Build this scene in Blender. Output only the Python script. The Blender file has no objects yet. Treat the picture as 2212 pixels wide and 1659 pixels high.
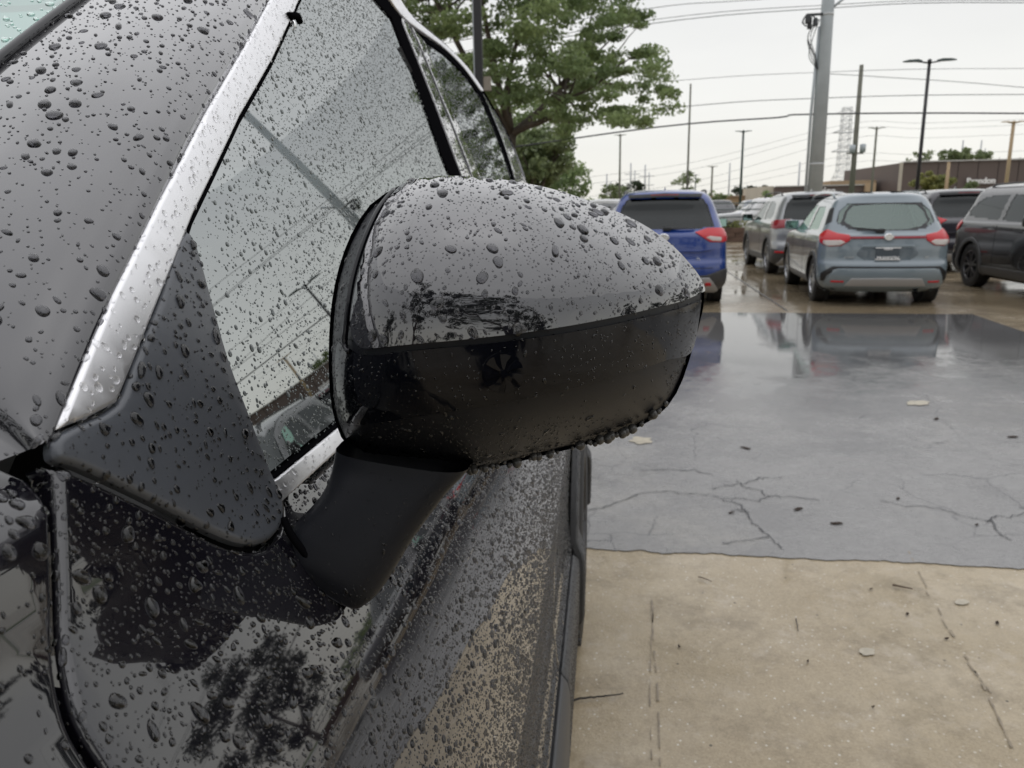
import bpy, bmesh, math, random
import numpy as np
from mathutils import Vector, Matrix
from mathutils.geometry import delaunay_2d_cdt
from mathutils.bvhtree import BVHTree

random.seed(7)
rng = np.random.default_rng(11)
R = math.radians
SC = bpy.context.scene
COL = SC.collection

# ------------------------------------------------------------------ camera
CAMZ = 1.40
FPX = 1650.0                       # focal length in units of a 2212-wide frame
PITCH, YAW, ROLL = R(13.0), R(7.09), R(1.0)
_F = Vector((-math.sin(YAW)*math.cos(PITCH), math.cos(YAW)*math.cos(PITCH), -math.sin(PITCH)))
_R0 = Vector((math.cos(YAW), math.sin(YAW), 0))
_U0 = _R0.cross(_F)
_R = math.cos(ROLL)*_R0 - math.sin(ROLL)*_U0
_U = math.sin(ROLL)*_R0 + math.cos(ROLL)*_U0
CAM = Vector((0, 0, CAMZ))
cd = bpy.data.cameras.new('camera')
cam = bpy.data.objects.new('camera', cd); COL.objects.link(cam)
cam.matrix_world = Matrix((( _R.x, _U.x, -_F.x, CAM.x), (_R.y, _U.y, -_F.y, CAM.y), (_R.z, _U.z, -_F.z, CAM.z), (0, 0, 0, 1)))
cd.sensor_width = 36; cd.lens = 36*FPX/2212
cd.clip_start = 0.02; cd.clip_end = 5000
cd.dof.use_dof = True; cd.dof.focus_distance = 0.47; cd.dof.aperture_fstop = 19
SC.camera = cam

# ------------------------------------------------------------------ world, sun, exposure
world = bpy.data.worlds.new('World'); SC.world = world; world.use_nodes = True
nt = world.node_tree; N = nt.nodes; N.clear()
out = N.new('ShaderNodeOutputWorld')
sky = N.new('ShaderNodeTexSky'); sky.sky_type = 'NISHITA'; sky.sun_disc = False
sky.sun_elevation = R(78); sky.sun_rotation = R(30); sky.dust_density = 1; sky.ozone_density = 1
bg1 = N.new('ShaderNodeBackground'); bg1.inputs[1].default_value = 0.05
hs = N.new('ShaderNodeHueSaturation'); hs.inputs['Saturation'].default_value = 0.12
nt.links.new(sky.outputs[0], hs.inputs['Color']); nt.links.new(hs.outputs[0], bg1.inputs[0])
tc = N.new('ShaderNodeTexCoord'); sep = N.new('ShaderNodeSeparateXYZ'); nt.links.new(tc.outputs['Generated'], sep.inputs[0])
ramp = N.new('ShaderNodeValToRGB'); nt.links.new(sep.outputs['Z'], ramp.inputs[0])
e = ramp.color_ramp.elements
e[0].position = 0.0; e[0].color = (0.73, 0.71, 0.645, 1)
e[1].position = 1.0; e[1].color = (.80, .805, .84, 1)
for p_, c_ in ((.12, (.64, .635, .60)), (.3, (.50, .505, .51)), (.55, (.58, .585, .605))):
    m_ = ramp.color_ramp.elements.new(p_); m_.color = (*c_, 1)
# soft cloud variation
nz = N.new('ShaderNodeTexNoise'); nz.inputs['Scale'].default_value = 2.2; nz.inputs['Detail'].default_value = 5
mp = N.new('ShaderNodeMapping'); mp.inputs['Scale'].default_value = (1, 1, 3.5)
nt.links.new(tc.outputs['Generated'], mp.inputs[0]); nt.links.new(mp.outputs[0], nz.inputs['Vector'])
mr = N.new('ShaderNodeMapRange'); mr.inputs[1].default_value = 0.3; mr.inputs[2].default_value = 0.7; mr.inputs[3].default_value = 0.93; mr.inputs[4].default_value = 1.06
nt.links.new(nz.outputs[0], mr.inputs[0])
vm = N.new('ShaderNodeVectorMath'); vm.operation = 'SCALE'
nt.links.new(ramp.outputs[0], vm.inputs[0]); nt.links.new(mr.outputs[0], vm.inputs['Scale'])
# overcast luminance grows towards the zenith: L = Lh (1 + 1.3 sin(elevation))
ma = N.new('ShaderNodeMath'); ma.operation = 'MULTIPLY_ADD'; ma.inputs[1].default_value = 0.35; ma.inputs[2].default_value = 0.95
cl = N.new('ShaderNodeClamp'); nt.links.new(sep.outputs['Z'], cl.inputs[0]); nt.links.new(cl.outputs[0], ma.inputs[0])
bg2 = N.new('ShaderNodeBackground'); nt.links.new(vm.outputs[0], bg2.inputs[0]); nt.links.new(ma.outputs[0], bg2.inputs[1])
add = N.new('ShaderNodeAddShader'); nt.links.new(bg1.outputs[0], add.inputs[0]); nt.links.new(bg2.outputs[0], add.inputs[1])
nt.links.new(add.outputs[0], out.inputs[0])
sl = bpy.data.lights.new('sun', 'SUN'); sl.energy = 0.5; sl.angle = R(120); sl.color = (1, .97, .93)
so = bpy.data.objects.new('sun', sl); COL.objects.link(so)
az = R(30); el = R(78)
sd = Vector((math.sin(az)*math.cos(el), math.cos(az)*math.cos(el), math.sin(el)))
so.rotation_euler = (-sd).to_track_quat('-Z', 'Y').to_euler()
vs = SC.view_settings; vs.view_transform = 'Standard'; vs.look = 'None'; vs.gamma = 1; vs.exposure = 0.0
SC.render.engine = 'CYCLES'
cy = SC.cycles; cy.use_denoising = True; cy.max_bounces = 8; cy.transparent_max_bounces = 12
cy.transmission_bounces = 6; cy.caustics_reflective = False; cy.caustics_refractive = False; cy.sample_clamp_indirect = 6

# ------------------------------------------------------------------ pixel helpers (2212 x 1659 units)
def ray(px, py):
    return _F + _R*((px-1106)/FPX) + _U*((829.5-py)/FPX)
def P(px, py, Y):                    # point on the pixel's ray at world distance Y
    d = ray(px, py); return CAM + d*(Y/d.y)
def G(px, py, z=0.0):                # point on the pixel's ray at height z
    d = ray(px, py); return CAM + d*((z-CAMZ)/d.z)
_Fn, _Rn, _Un = np.array(_F), np.array(_R), np.array(_U)
def proj(p):                         # numpy points -> px, py, depth
    q = np.asarray(p) - np.array(CAM); dp = q@_Fn
    return 1106+FPX*(q@_Rn)/dp, 829.5-FPX*(q@_Un)/dp, dp

# ------------------------------------------------------------------ materials
def newmat(name):
    m = bpy.data.materials.new(name); m.use_nodes = True
    return m, m.node_tree.nodes['Principled BSDF'], m.node_tree
def mat(name, color, rough=0.5, metal=0.0, spec=0.5, ior=1.5, coat=0.0, coatr=0.02, trans=0.0, emis=None, bump=None, var=0.0, vscale=3.0):
    m, b, t = newmat(name)
    c = (*color, 1)
    b.inputs['Base Color'].default_value = c; b.inputs['Roughness'].default_value = rough
    b.inputs['Metallic'].default_value = metal; b.inputs['Specular IOR Level'].default_value = spec
    b.inputs['IOR'].default_value = ior; b.inputs['Coat Weight'].default_value = coat; b.inputs['Coat Roughness'].default_value = coatr
    b.inputs['Transmission Weight'].default_value = trans
    if emis: b.inputs['Emission Color'].default_value = (*emis[0], 1); b.inputs['Emission Strength'].default_value = emis[1]
    if bump or var:
        tcn = t.nodes.new('ShaderNodeTexCoord'); n = t.nodes.new('ShaderNodeTexNoise')
        n.inputs['Detail'].default_value = 6
        t.links.new(tcn.outputs['Object'], n.inputs['Vector'])
        if var:
            n.inputs['Scale'].default_value = vscale
            mx = t.nodes.new('ShaderNodeMix'); mx.data_type = 'RGBA'
            mx.inputs[6].default_value = tuple(max(0, x*(1-var)) for x in color)+(1,); mx.inputs[7].default_value = tuple(x*(1+var) for x in color)+(1,)
            mrr = t.nodes.new('ShaderNodeMapRange'); mrr.inputs[1].default_value = .3; mrr.inputs[2].default_value = .7
            t.links.new(n.outputs[0], mrr.inputs[0]); t.links.new(mrr.outputs[0], mx.inputs[0]); t.links.new(mx.outputs[2], b.inputs['Base Color'])
        if bump:
            n2 = t.nodes.new('ShaderNodeTexNoise'); n2.inputs['Scale'].default_value = bump[0]; n2.inputs['Detail'].default_value = 3
            t.links.new(tcn.outputs['Object'], n2.inputs['Vector'])
            bp = t.nodes.new('ShaderNodeBump'); bp.inputs['Distance'].default_value = bump[1]; bp.inputs['Strength'].default_value = bump[2]
            t.links.new(n2.outputs[0], bp.inputs['Height']); t.links.new(bp.outputs[0], b.inputs['Normal'])
    return m
def glassmat(name, tint, ior, rough=0.0, gcol=(.93, .97, .97)):
    m = bpy.data.materials.new(name); m.use_nodes = True; t = m.node_tree; t.nodes.clear()
    o = t.nodes.new('ShaderNodeOutputMaterial'); mx = t.nodes.new('ShaderNodeMixShader')
    tr = t.nodes.new('ShaderNodeBsdfTransparent'); tr.inputs[0].default_value = (*tint, 1)
    gl = t.nodes.new('ShaderNodeBsdfGlossy'); gl.inputs['Roughness'].default_value = rough; gl.inputs[0].default_value = (*gcol, 1)
    fr = t.nodes.new('ShaderNodeFresnel'); fr.inputs[0].default_value = ior
    t.links.new(fr.outputs[0], mx.inputs[0]); t.links.new(tr.outputs[0], mx.inputs[1]); t.links.new(gl.outputs[0], mx.inputs[2]); t.links.new(mx.outputs[0], o.inputs[0])
    return m
M = {}
M['paint'] = mat('black_paint', (.008, .0075, .011), .03, ior=1.62, coat=1.0, coatr=.0)
M['cap'] = mat('black_cap_paint', (.008, .0078, .011), .03, ior=1.88, coat=1.0, coatr=.0)
M['band'] = mat('gloss_black_plastic', (.003, .0035, .006), .08, ior=1.38, bump=(180, .0002, .15))
M['matte'] = mat('matte_black_plastic', (.012, .013, .017), .42, ior=1.34, bump=(2500, .0002, .25))
M['matte2'] = mat('matte_sail_plastic', (.072, .079, .092), .34, ior=1.55, bump=(2500, .0002, .2))
M['seal'] = mat('black_rubber_seal', (.005, .005, .006), .75, spec=.0)
M['chrome'] = mat('satin_chrome', (.80, .80, .815), .45, metal=1.0)
M['glass'] = glassmat('tinted_side_glass', (.025, .032, .030), 5.5)
M['glassr'] = glassmat('tinted_rear_glass', (.03, .04, .04), 3.0)
M['windshield'] = glassmat('green_windshield', (.30, .70, .60), 6.5, gcol=(.88, 1.0, .96))
M['void'] = mat('dark_inner_metal', (.004, .004, .005), .8)
M['clad'] = mat('grey_cladding', (.055, .056, .058), .45, bump=(1500, .0003, .3))
M['rubber'] = mat('tyre_rubber', (.012, .012, .013), .55, bump=(120, .002, .4))
M['alloy'] = mat('grey_alloy', (.45, .46, .48), .3, metal=1.0)
M['alloyb'] = mat('black_alloy', (.03, .03, .033), .3, coat=.5)
M['drop'] = mat('rain_water_on_paint', (.42, .42, .45), .0, ior=1.5, trans=1.0)
M['dropw'] = mat('rain_water_on_glass', (.35, .38, .38), .0, ior=1.45, trans=.55)
M['dropg'] = mat('rain_water_clear', (1, 1, 1), .0, ior=1.33, trans=1.0)
M['hang'] = mat('hanging_water', (.07, .068, .065), .0, ior=1.5)
M['cloth'] = mat('grey_cloth_interior', (.045, .048, .05), .8)
M['mirrorglass'] = mat('mirror_glass', (.8, .82, .82), .02, metal=1.0)
M['white'] = mat('white_print', (.8, .8, .8), .4)
M['redlens'] = mat('red_lens', (.50, .012, .02), .2, coat=.3)
M['redband'] = mat('deep_red_trim', (.25, .010, .02), .2, coat=.3)
M['clearlens'] = mat('clear_lens', (.55, .50, .47), .12, coat=1.0)
M['plastic'] = mat('black_trim_plastic', (.018, .019, .021), .4)
M['wood'] = mat('twig_bark', (.012, .010, .009), .7)
M['woodl'] = mat('pale_twig', (.10, .07, .045), .7)
M['leafbrown'] = mat('wet_brown_leaf', (.03, .018, .012), .7, spec=.2)

# ------------------------------------------------------------------ object helpers
def tag(o, label=None, cat=None, group=None, kind=None):
    if label: o['label'] = label
    if cat: o['category'] = cat
    if group: o['group'] = group
    if kind: o['kind'] = kind
    return o
def empty(name, loc=(0, 0, 0), rz=0, **k):
    o = bpy.data.objects.new(name, None); COL.objects.link(o); o.location = loc; o.rotation_euler = (0, 0, rz)
    o.empty_display_size = .1
    return tag(o, **k)
def mesh(name, V, Fc, m=None, parent=None, smooth=True, **k):
    me = bpy.data.meshes.new(name); me.from_pydata([tuple(v) for v in V], [], [tuple(f) for f in Fc]); me.update()
    if smooth: me.shade_smooth()
    if m: me.materials.append(m)
    o = bpy.data.objects.new(name, me); COL.objects.link(o)
    if parent: o.parent = parent
    return tag(o, **k)
def join_lists(parts):
    V, Fc = [], []
    for v, f in parts:
        n = len(V); V += [tuple(x) for x in v]; Fc += [tuple(i+n for i in q) for q in f]
    return V, Fc
def box(c, s, rz=0.0, bev=0.0):
    V = []
    hx, hy, hz = s[0]/2, s[1]/2, s[2]/2
    for z in (-1, 1):
        for x, y in ((-1, -1), (1, -1), (1, 1), (-1, 1)):
            X, Y = x*hx, y*hy
            V.append((c[0]+X*math.cos(rz)-Y*math.sin(rz), c[1]+X*math.sin(rz)+Y*math.cos(rz), c[2]+z*hz))
    return V, [(3, 2, 1, 0), (4, 5, 6, 7), (0, 1, 5, 4), (1, 2, 6, 5), (2, 3, 7, 6), (3, 0, 4, 7)]
def tube(pts, rad, n=8, cap=True):
    pts = [Vector(p) for p in pts]
    if not hasattr(rad, '__len__'): rad = [rad]*len(pts)
    V, Fc = [], []
    for i, p in enumerate(pts):
        d = (pts[min(i+1, len(pts)-1)]-pts[max(i-1, 0)]).normalized()
        a = d.cross(Vector((0, 0, 1)))
        if a.length < 1e-3: a = Vector((1, 0, 0))
        a.normalize(); b = d.cross(a).normalized()
        for k in range(n):
            t = 2*math.pi*k/n
            V.append(p + a*(math.cos(t)*rad[i]) + b*(math.sin(t)*rad[i]))
    for i in range(len(pts)-1):
        for k in range(n):
            Fc.append((i*n+k, i*n+(k+1) % n, (i+1)*n+(k+1) % n, (i+1)*n+k))
    if cap: Fc.append(tuple(range(n))[::-1]); Fc.append(tuple(range((len(pts)-1)*n, len(pts)*n)))
    return V, Fc
def lathe(prof, n=32, axis='x'):     # prof: (r, a) pairs, revolved about the given axis
    V, Fc = [], []
    for r, a in prof:
        for k in range(n):
            t = 2*math.pi*k/n
            V.append((a, r*math.cos(t), r*math.sin(t)) if axis == 'x' else (r*math.cos(t), r*math.sin(t), a))
    for i in range(len(prof)-1):
        for k in range(n): Fc.append((i*n+k, i*n+(k+1) % n, (i+1)*n+(k+1) % n, (i+1)*n+k))
    return V, Fc
def cr(pts, n, closed=False):        # Catmull-Rom through points -> list of tuples
    pts = [np.array(p, float) for p in pts]; L = len(pts); o = []
    segs = L if closed else L-1
    for i in range(segs):
        if closed: p0, p1, p2, p3 = pts[(i-1) % L], pts[i], pts[(i+1) % L], pts[(i+2) % L]
        else: p0, p1, p2, p3 = pts[max(i-1, 0)], pts[i], pts[i+1], pts[min(i+2, L-1)]
        for k in range(n):
            t = k/n
            o.append(0.5*((2*p1)+(-p0+p2)*t+(2*p0-5*p1+4*p2-p3)*t*t+(-p0+3*p1-3*p2+p3)*t**3))
    if not closed: o.append(pts[-1])
    return [tuple(x) for x in o]
def resample(poly, step, closed=True):
    o = []; L = len(poly)
    for i in range(L if closed else L-1):
        a = np.array(poly[i], float); b = np.array(poly[(i+1) % L], float); d = np.linalg.norm(b-a)
        k = max(1, int(math.ceil(d/step)))
        for j in range(k): o.append(tuple(a+(b-a)*j/k))
    if not closed: o.append(tuple(poly[-1]))
    return o
def poly_area(p):
    return 0.5*sum(p[i][0]*p[(i+1) % len(p)][1]-p[(i+1) % len(p)][0]*p[i][1] for i in range(len(p)))
def seg_dist(pts, poly):             # distance of each pt to closed polyline, and inside test
    A = np.array(poly); B = np.roll(A, -1, 0); Q = np.asarray(pts)
    best = np.full(len(Q), 1e9); ins = np.zeros(len(Q), bool)
    for a, b in zip(A, B):
        ab = b-a; L2 = ab@ab
        if L2 < 1e-18: continue
        t = np.clip(((Q-a)@ab)/L2, 0, 1); d = np.linalg.norm(Q-(a+t[:, None]*ab), axis=1); best = np.minimum(best, d)
        c = ((a[1] > Q[:, 1]) != (b[1] > Q[:, 1]))
        if abs(b[1]-a[1]) > 1e-15:
            ins ^= c & (Q[:, 0] < (b[0]-a[0])*(Q[:, 1]-a[1])/(b[1]-a[1])+a[0])
    return best, ins
def patch(name, poly, fmap, m, parent=None, step=.02, grid=None, rim=.004, rimstep=None, thick=.004, extra=None, off=0.0, **k):
    """a panel filling a 2-D outline, laid on a curved surface by fmap(u, v, off), with rounded edges and thickness"""
    rs = rimstep or step
    b = resample(poly, rs)
    if poly_area(b) < 0: b = b[::-1]
    nb = len(b)
    us = [p[0] for p in b]; vs_ = [p[1] for p in b]
    gx, gy = grid or (step, step)
    X = np.arange(min(us)+gx*.5, max(us), gx); Yy = np.arange(min(vs_)+gy*.5, max(vs_), gy)
    pts = np.array([(x, y) for y in Yy for x in X]) if len(X) and len(Yy) else np.zeros((0, 2))
    if extra is not None and len(extra): pts = np.vstack([pts, np.array(extra)])
    if len(pts):
        d, i = seg_dist(pts, b); lim = max(rim*1.15, step*.4)
        pts = pts[i & (d > lim)]
    pl = [tuple(p) for p in pts]
    if rim > 0:                      # rings that carry the rounded edge
        A = np.array(b); T = np.roll(A, -1, 0)-np.roll(A, 1, 0); T /= (np.linalg.norm(T, axis=1)[:, None]+1e-12)
        Nn = np.stack([-T[:, 1], T[:, 0]], 1)
        for fr in (.25, .6, 1.0):
            q = A+Nn*rim*fr; d, i = seg_dist(q, b); pl += [tuple(x) for x, dd, ii in zip(q, d, i) if ii and dd > rim*fr*.75]
    allp = [Vector(p) for p in b]+[Vector(p) for p in pl]
    r = delaunay_2d_cdt(allp, [(i, (i+1) % nb) for i in range(nb)], [], 1, 1e-9)
    P2 = np.array([tuple(v) for v in r[0]]); tri = r[2]
    d, _ = seg_dist(P2, b)
    V = []
    for (x, y), dd in zip(P2, d):
        o_ = off
        if rim > 0 and dd < rim:
            q = 1-dd/rim; o_ -= min(thick*.8, rim if thick > rim else thick*.8)*(1-math.sqrt(max(0, 1-q*q)))
        V.append(fmap(x, y, o_))
    Fc = [tuple(t) for t in tri]
    # skirt down to the back
    edges = {}
    for t in Fc:
        for i in range(3):
            a_, c_ = t[i], t[(i+1) % 3]
            if (c_, a_) in edges: del edges[(c_, a_)]
            else: edges[(a_, c_)] = 1
    # orient by the outward direction
    acc = 0.0
    for t in Fc[::max(1, len(Fc)//60)]:
        p = [Vector(V[i]) for i in t]; x, y = P2[t[0]]
        acc += (p[1]-p[0]).cross(p[2]-p[0]).normalized().dot((Vector(fmap(x, y, .01))-Vector(fmap(x, y, 0))).normalized())
    if acc < 0: Fc = [f[::-1] for f in Fc]
    bm = {}
    for (a_, c_) in list(edges):
        for q in (a_, c_):
            if q not in bm:
                bm[q] = len(V); V.append(V[q]); V.append(fmap(P2[q][0], P2[q][1], off-thick-.0005))
    for (a_, c_) in edges:
        f = (bm[c_], bm[a_], bm[a_]+1, bm[c_]+1)
        Fc.append(f if acc >= 0 else f[::-1])
    o = mesh(name, V, Fc, m, parent, True, **k)
    return o
def text(name, body, size, m, parent, loc, rot, extr=.003, spacing=1.0, bold=0.0, **k):
    c = bpy.data.curves.new(name, 'FONT'); c.body = body; c.size = size; c.extrude = extr; c.align_x = 'CENTER'; c.align_y = 'CENTER'
    c.space_character = spacing; c.offset = bold; c.materials.append(m)
    o = bpy.data.objects.new(name, c); COL.objects.link(o); o.location = loc; o.rotation_euler = rot
    if parent: o.parent = parent
    return tag(o, **k)
# ================================================================== THE BLACK SUV IN FRONT
hero = empty('parked_suv', (-.6, .9, 0), label='glossy black SUV beaded with raindrops, seen along its side past the door mirror', cat='car')
bpy.context.view_layer.update()
HV = Vector(hero.location)
def hp(o):                           # parent to the hero keeping world place
    o.parent = hero; o.matrix_parent_inverse = Matrix.Translation(-HV); return o
# side of the car: outboard position X as a function of height Z (camera frame: X right, Y along the car)
PR = [(0.20, -.125), (.26, -.080), (.30, -.066), (.44, -.064), (.48, -.066), (.52, -.086), (.60, -.094), (.72, -.093), (.84, -.086), (.95, -.087),
      (1.0, -.0895), (1.05, -.096), (1.08, -.1035), (1.11, -.114), (1.14, -.128), (1.17, -.1455), (1.20, -.163), (1.22, -.175), (1.25, -.1915)]
for u_ in np.arange(.02, .12, .02): PR.append((1.25+u_, -.1915-.29*u_-.20*u_*u_))
for z_ in np.arange(1.38, 2.0, .04): PR.append((z_, -.1915-.29*(z_-1.25)-.20*(z_-1.25)**2))
_pz = np.array([p[0] for p in PR]); _px = np.array([p[1] for p in PR])
# smooth the profile
_zz = np.linspace(.20, 1.92, 860); _xx = np.interp(_zz, _pz, _px)
_k = np.hanning(15); _k /= _k.sum()
_xs = np.convolve(np.pad(_xx, 7, mode='edge'), _k, 'valid')
def S(z): return float(np.interp(z, _zz, _xs))
def SY(y, z, off=0.0):               # point on the side skin
    x = S(z)
    dz = .004; s = (S(z+dz)-S(z-dz))/(2*dz); L = math.hypot(1, s)
    return Vector((x+off/L, y, z-off*s/L))
def onS(px, py):                     # pixel ray -> (Y, Z) on the side skin
    d = ray(px, py)
    ts = np.geomspace(.12, 9, 900)
    xs = CAM.x+d.x*ts; zs = CAM.z+d.z*ts
    f = xs-np.interp(zs, _zz, _xs)
    for i in range(len(ts)-1):
        if f[i] > 0 >= f[i+1]:
            t = ts[i]+(ts[i+1]-ts[i])*f[i]/(f[i]-f[i+1]); return (d.y*t, CAM.z+d.z*t)
    return None
def SP(pts): 
    o = []
    for p in pts:
        q = onS(*p)
        assert q is not None, p
        o.append(q)
    return o
def sidepart(name, poly, m, parent=None, step=.012, rim=.003, thick=.005, off=0.0, grid=None, rimstep=None, fm=None, **k):
    o = patch(name, poly, fm or SY, m, None, step=step, rim=rim, thick=thick, off=off, grid=grid or (step*2, step), rimstep=rimstep, **k)
    return hp(o) if parent is None else pp(o, parent)
def pp(o, par):                      # parent a sub-part to a hero part (parts carry only the inverse of hero)
    o.parent = par; o.matrix_parent_inverse = Matrix.Identity(4) ; return o

# A pillar chrome, glass and sail outlines measured in the photograph -------------
front_chrome = SP([(115, 930), (172, 792), (238, 640), (340, 436), (440, 246), (581, 0), (655, -125), (735, -125), (643, 0), (583, 131), (512, 254), (409, 468), (341, 635), (283, 775), (243, 872), (180, 905)])
sail_edge = [(569, 1004), (530, 900), (483, 773), (450, 655), (395, 505)]
glass_poly = SP([(385, 512), (409, 468), (512, 254), (583, 131), (643, 0), (700, -125), (765, -118), (800, -60), (828, 5), (850, 50), (870, 105), (925, 235), (979, 380)])
bY, bZ = onS(979, 380)
# down the B pillar to the belt
belt_z = 1.250
_c = onS(569, 1004)
glass_poly += [(bY+.01, (bZ+belt_z)/2), (1.42, belt_z), (_c[0]+.006, belt_z)] + SP([(569, 1004), (530, 900), (483, 773), (450, 655)])
HB = {}
HB['g'] = sidepart('front_door_window', glass_poly, M['glass'], step=.02, rim=0, thick=.003, off=-.004)
def ribbon(name, line, w, m, off=0.0, thick=.006, rim=.0015, **k):   # a strip of width w along a line on the skin (width toward +normal in (Y,Z))
    L = np.array(line); T = np.gradient(L, axis=0); T /= np.linalg.norm(T, axis=1)[:, None]
    Nn = np.stack([-T[:, 1], T[:, 0]], 1)
    if not hasattr(w, '__len__'): w = [w]*len(L)
    wv = np.interp(np.linspace(0, 1, len(L)), np.linspace(0, 1, len(w)), w)[:, None]
    poly = [tuple(x) for x in L]+[tuple(x) for x in (L+Nn*wv)[::-1]]
    return sidepart(name, poly, m, step=.02, rimstep=.012, rim=rim, thick=thick, off=off, grid=(.02, .006), **k)
sidepart('pillar_chrome_trim', front_chrome, M['chrome'], step=.010, rim=.002, thick=.006, off=.003, rimstep=.008)
# black seal outboard (inner side) of the chrome: gap between pillar and chrome
gap_line = SP([(98, 950), (160, 800), (222, 655), (325, 445), (428, 238), (571, 0), (640, -130)])
_g = SP([(94, 955), (155, 800), (216, 655), (319, 445), (421, 238), (563, 0), (630, -130), (662, -130), (586, 0), (445, 246), (345, 436), (243, 640), (177, 792), (120, 930)])
sidepart('pillar_seal', _g, M['seal'], step=.01, rim=.001, thick=.006, off=-.004, rimstep=.01)
# rubber along the glass edge of the chrome
ge = SP([(700, -125), (643, 0), (583, 131), (512, 254), (409, 468), (395, 510)])
ribbon('glass_run_seal', ge, .005, M['seal'], off=-.001)
ge2 = SP([(400, 492), (341, 640), (292, 760), (250, 868)])
ribbon('sail_seal', ge2, .006, M['seal'], off=.001)
# belt line: chrome strip and rubber below the glass
ribbon('belt_chrome', [(y, belt_z-.0125) for y in np.linspace(_c[0]-.008, 2.55, 60)], .011, M['chrome'], off=.004, thick=.01)
ribbon('belt_seal', [(y, belt_z-.0025) for y in np.linspace(_c[0], 2.55, 60)], .003, M['seal'], off=.002)
# sail panel that carries the mirror
sail = SP([(108, 985), (112, 950), (150, 925), (243, 878), (283, 785), (341, 645), (398, 500), (450, 655), (483, 773), (530, 900), (569, 1004), (596, 1062), (606, 1110), (594, 1150), (562, 1174), (520, 1176), (470, 1160), (380, 1115), (260, 1055), (160, 1010), (122, 1000)])
sail = cr(sail, 3, True)
HB['sail'] = sidepart('sail_panel', sail, M['matte2'], step=.007, rim=.003, thick=.006, off=.0035, rimstep=.004)
# front window weather strip round the top and the B pillar
topseal = SP([(765, -118), (800, -60), (828, 5), (850, 50), (870, 105), (925, 235), (979, 380)])
topseal = cr(topseal+[(1.40, (bZ+belt_z)/2), (1.415, belt_z)], 5)
ribbon('front_door_seal', topseal, .028, M['seal'], off=.0, thick=.008, rim=.003) if False else None
bsl = cr(SP([(845, 30), (858, 60), (918, 225), (975, 378)])+[(1.40, belt_z+.1), (1.41, belt_z)], 6)
bsr = cr(SP([(868, 34), (876, 66), (934, 212), (996, 378)])+[(1.435, belt_z+.1), (1.44, belt_z)], 6)
sidepart('front_door_seal', bsl+bsr[::-1], M['seal'], step=.008, rim=.002, thick=.01, off=-.001, rimstep=.008)
tsl = cr(SP([(715, -125), (765, -80), (808, -8), (845, 36)]), 6); tsr = cr(SP([(740, -150), (790, -80), (832, -12), (868, 36)]), 6)
sidepart('roof_seal', tsl+tsr[::-1], M['seal'], step=.008, rim=.002, thick=.008, off=-.001, rimstep=.008)
# gloss appliques on the B pillar (front and rear halves with the shut line between)
a1 = SP([(870, 36), (886, 58), (952, 218), (1016, 380)]); lowz = belt_z
ap1 = SP([(869, 36)])+bsr[1:]+[(1.475, lowz), (1.472, lowz+.1)]+a1[::-1]
sidepart('pillar_applique', ap1, M['paint'], step=.008, rim=.002, thick=.006, off=.001, rimstep=.01)
a2 = SP([(889, 58), (955, 216), (1019, 380)])
rg = SP([(918, 92), (935, 140), (985, 260), (1036, 380)])
ap2 = a2+[(1.477, lowz+.1), (1.48, lowz), (1.545, lowz), (1.54, lowz+.1)]+rg[::-1]
sidepart('pillar_applique', ap2, M['paint'], step=.008, rim=.002, thick=.006, off=.001, rimstep=.01)
# rear door glass
rt = SP([(918, 90), (960, 118), (1000, 158), (1035, 205), (1062, 262), (1088, 330), (1106, 385)])
rpoly = rt+[(2.44, belt_z), (1.545, belt_z), (1.54, belt_z+.1)]+rg[::-1][:-1]
HB['rg'] = sidepart('rear_door_window', rpoly, M['glassr'], step=.02, rim=0, thick=.003, off=-.003)
rtc = cr(rt, 5)
sidepart('rear_door_seal', rtc+[(2.445, belt_z), (2.49, belt_z)]+cr(SP([(916, 80), (963, 108), (1004, 148), (1040, 197), (1068, 258), (1094, 326), (1112, 385)]), 5)[::-1], M['seal'], step=.012, rim=.002, thick=.008, off=0, rimstep=.012)
# chrome roof strip, following the roof line
ch_in = SP([(745, -150), (800, -78), (838, -6), (869, 37), (905, 66), (958, 104), (1002, 148), (1038, 197)])
ch_out = SP([(775, -150), (826, -72), (862, -2), (890, 38), (922, 66), (968, 104), (1010, 148), (1044, 197)])
sidepart('roof_chrome_trim', cr(ch_in, 4)+cr(ch_out, 4)[::-1], M['chrome'], step=.012, rim=.002, thick=.006, off=.003, rimstep=.012)
# rear quarter behind the rear door
qin = SP([(1040, 197), (1068, 258), (1094, 326), (1112, 388)]); qout = SP([(1052, 214), (1084, 266), (1112, 326), (1134, 388)])
HB['q'] = sidepart('rear_quarter', cr(qin, 4)+[(2.49, belt_z), (3.2, belt_z)]+cr(qout, 4)[::-1], M['paint'], step=.02, rim=.004, thick=.006, rimstep=.02)
# roof: skin rising inboard from the roof line
ro = cr(SP([(775, -150), (826, -72), (862, -2), (890, 38), (922, 66), (968, 104), (1010, 148), (1044, 197), (1084, 266), (1112, 326), (1134, 388)]), 5)
V, Fc = [], []
prof = [(0, 0), (-.004, .004), (-.02, .015), (-.05, .026), (-.12, .040), (-.3, .058), (-.7, .075), (-1.1, .058), (-1.4, -.02)]
for (y, z) in ro:
    for a_, b_ in prof:
        q = SY(y, z, .003); V.append((q.x+a_, q.y, q.z+b_*(1 if z > 1.5 else max(.15, (z-1.2)/.3))))
n_ = len(prof)
for i in range(len(ro)-1):
    for j in range(n_-1): Fc.append((i*n_+j, i*n_+j+1, (i+1)*n_+j+1, (i+1)*n_+j))
HB['roof'] = hp(mesh('roof', V, [f[::-1] for f in Fc], M['paint']))

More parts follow.
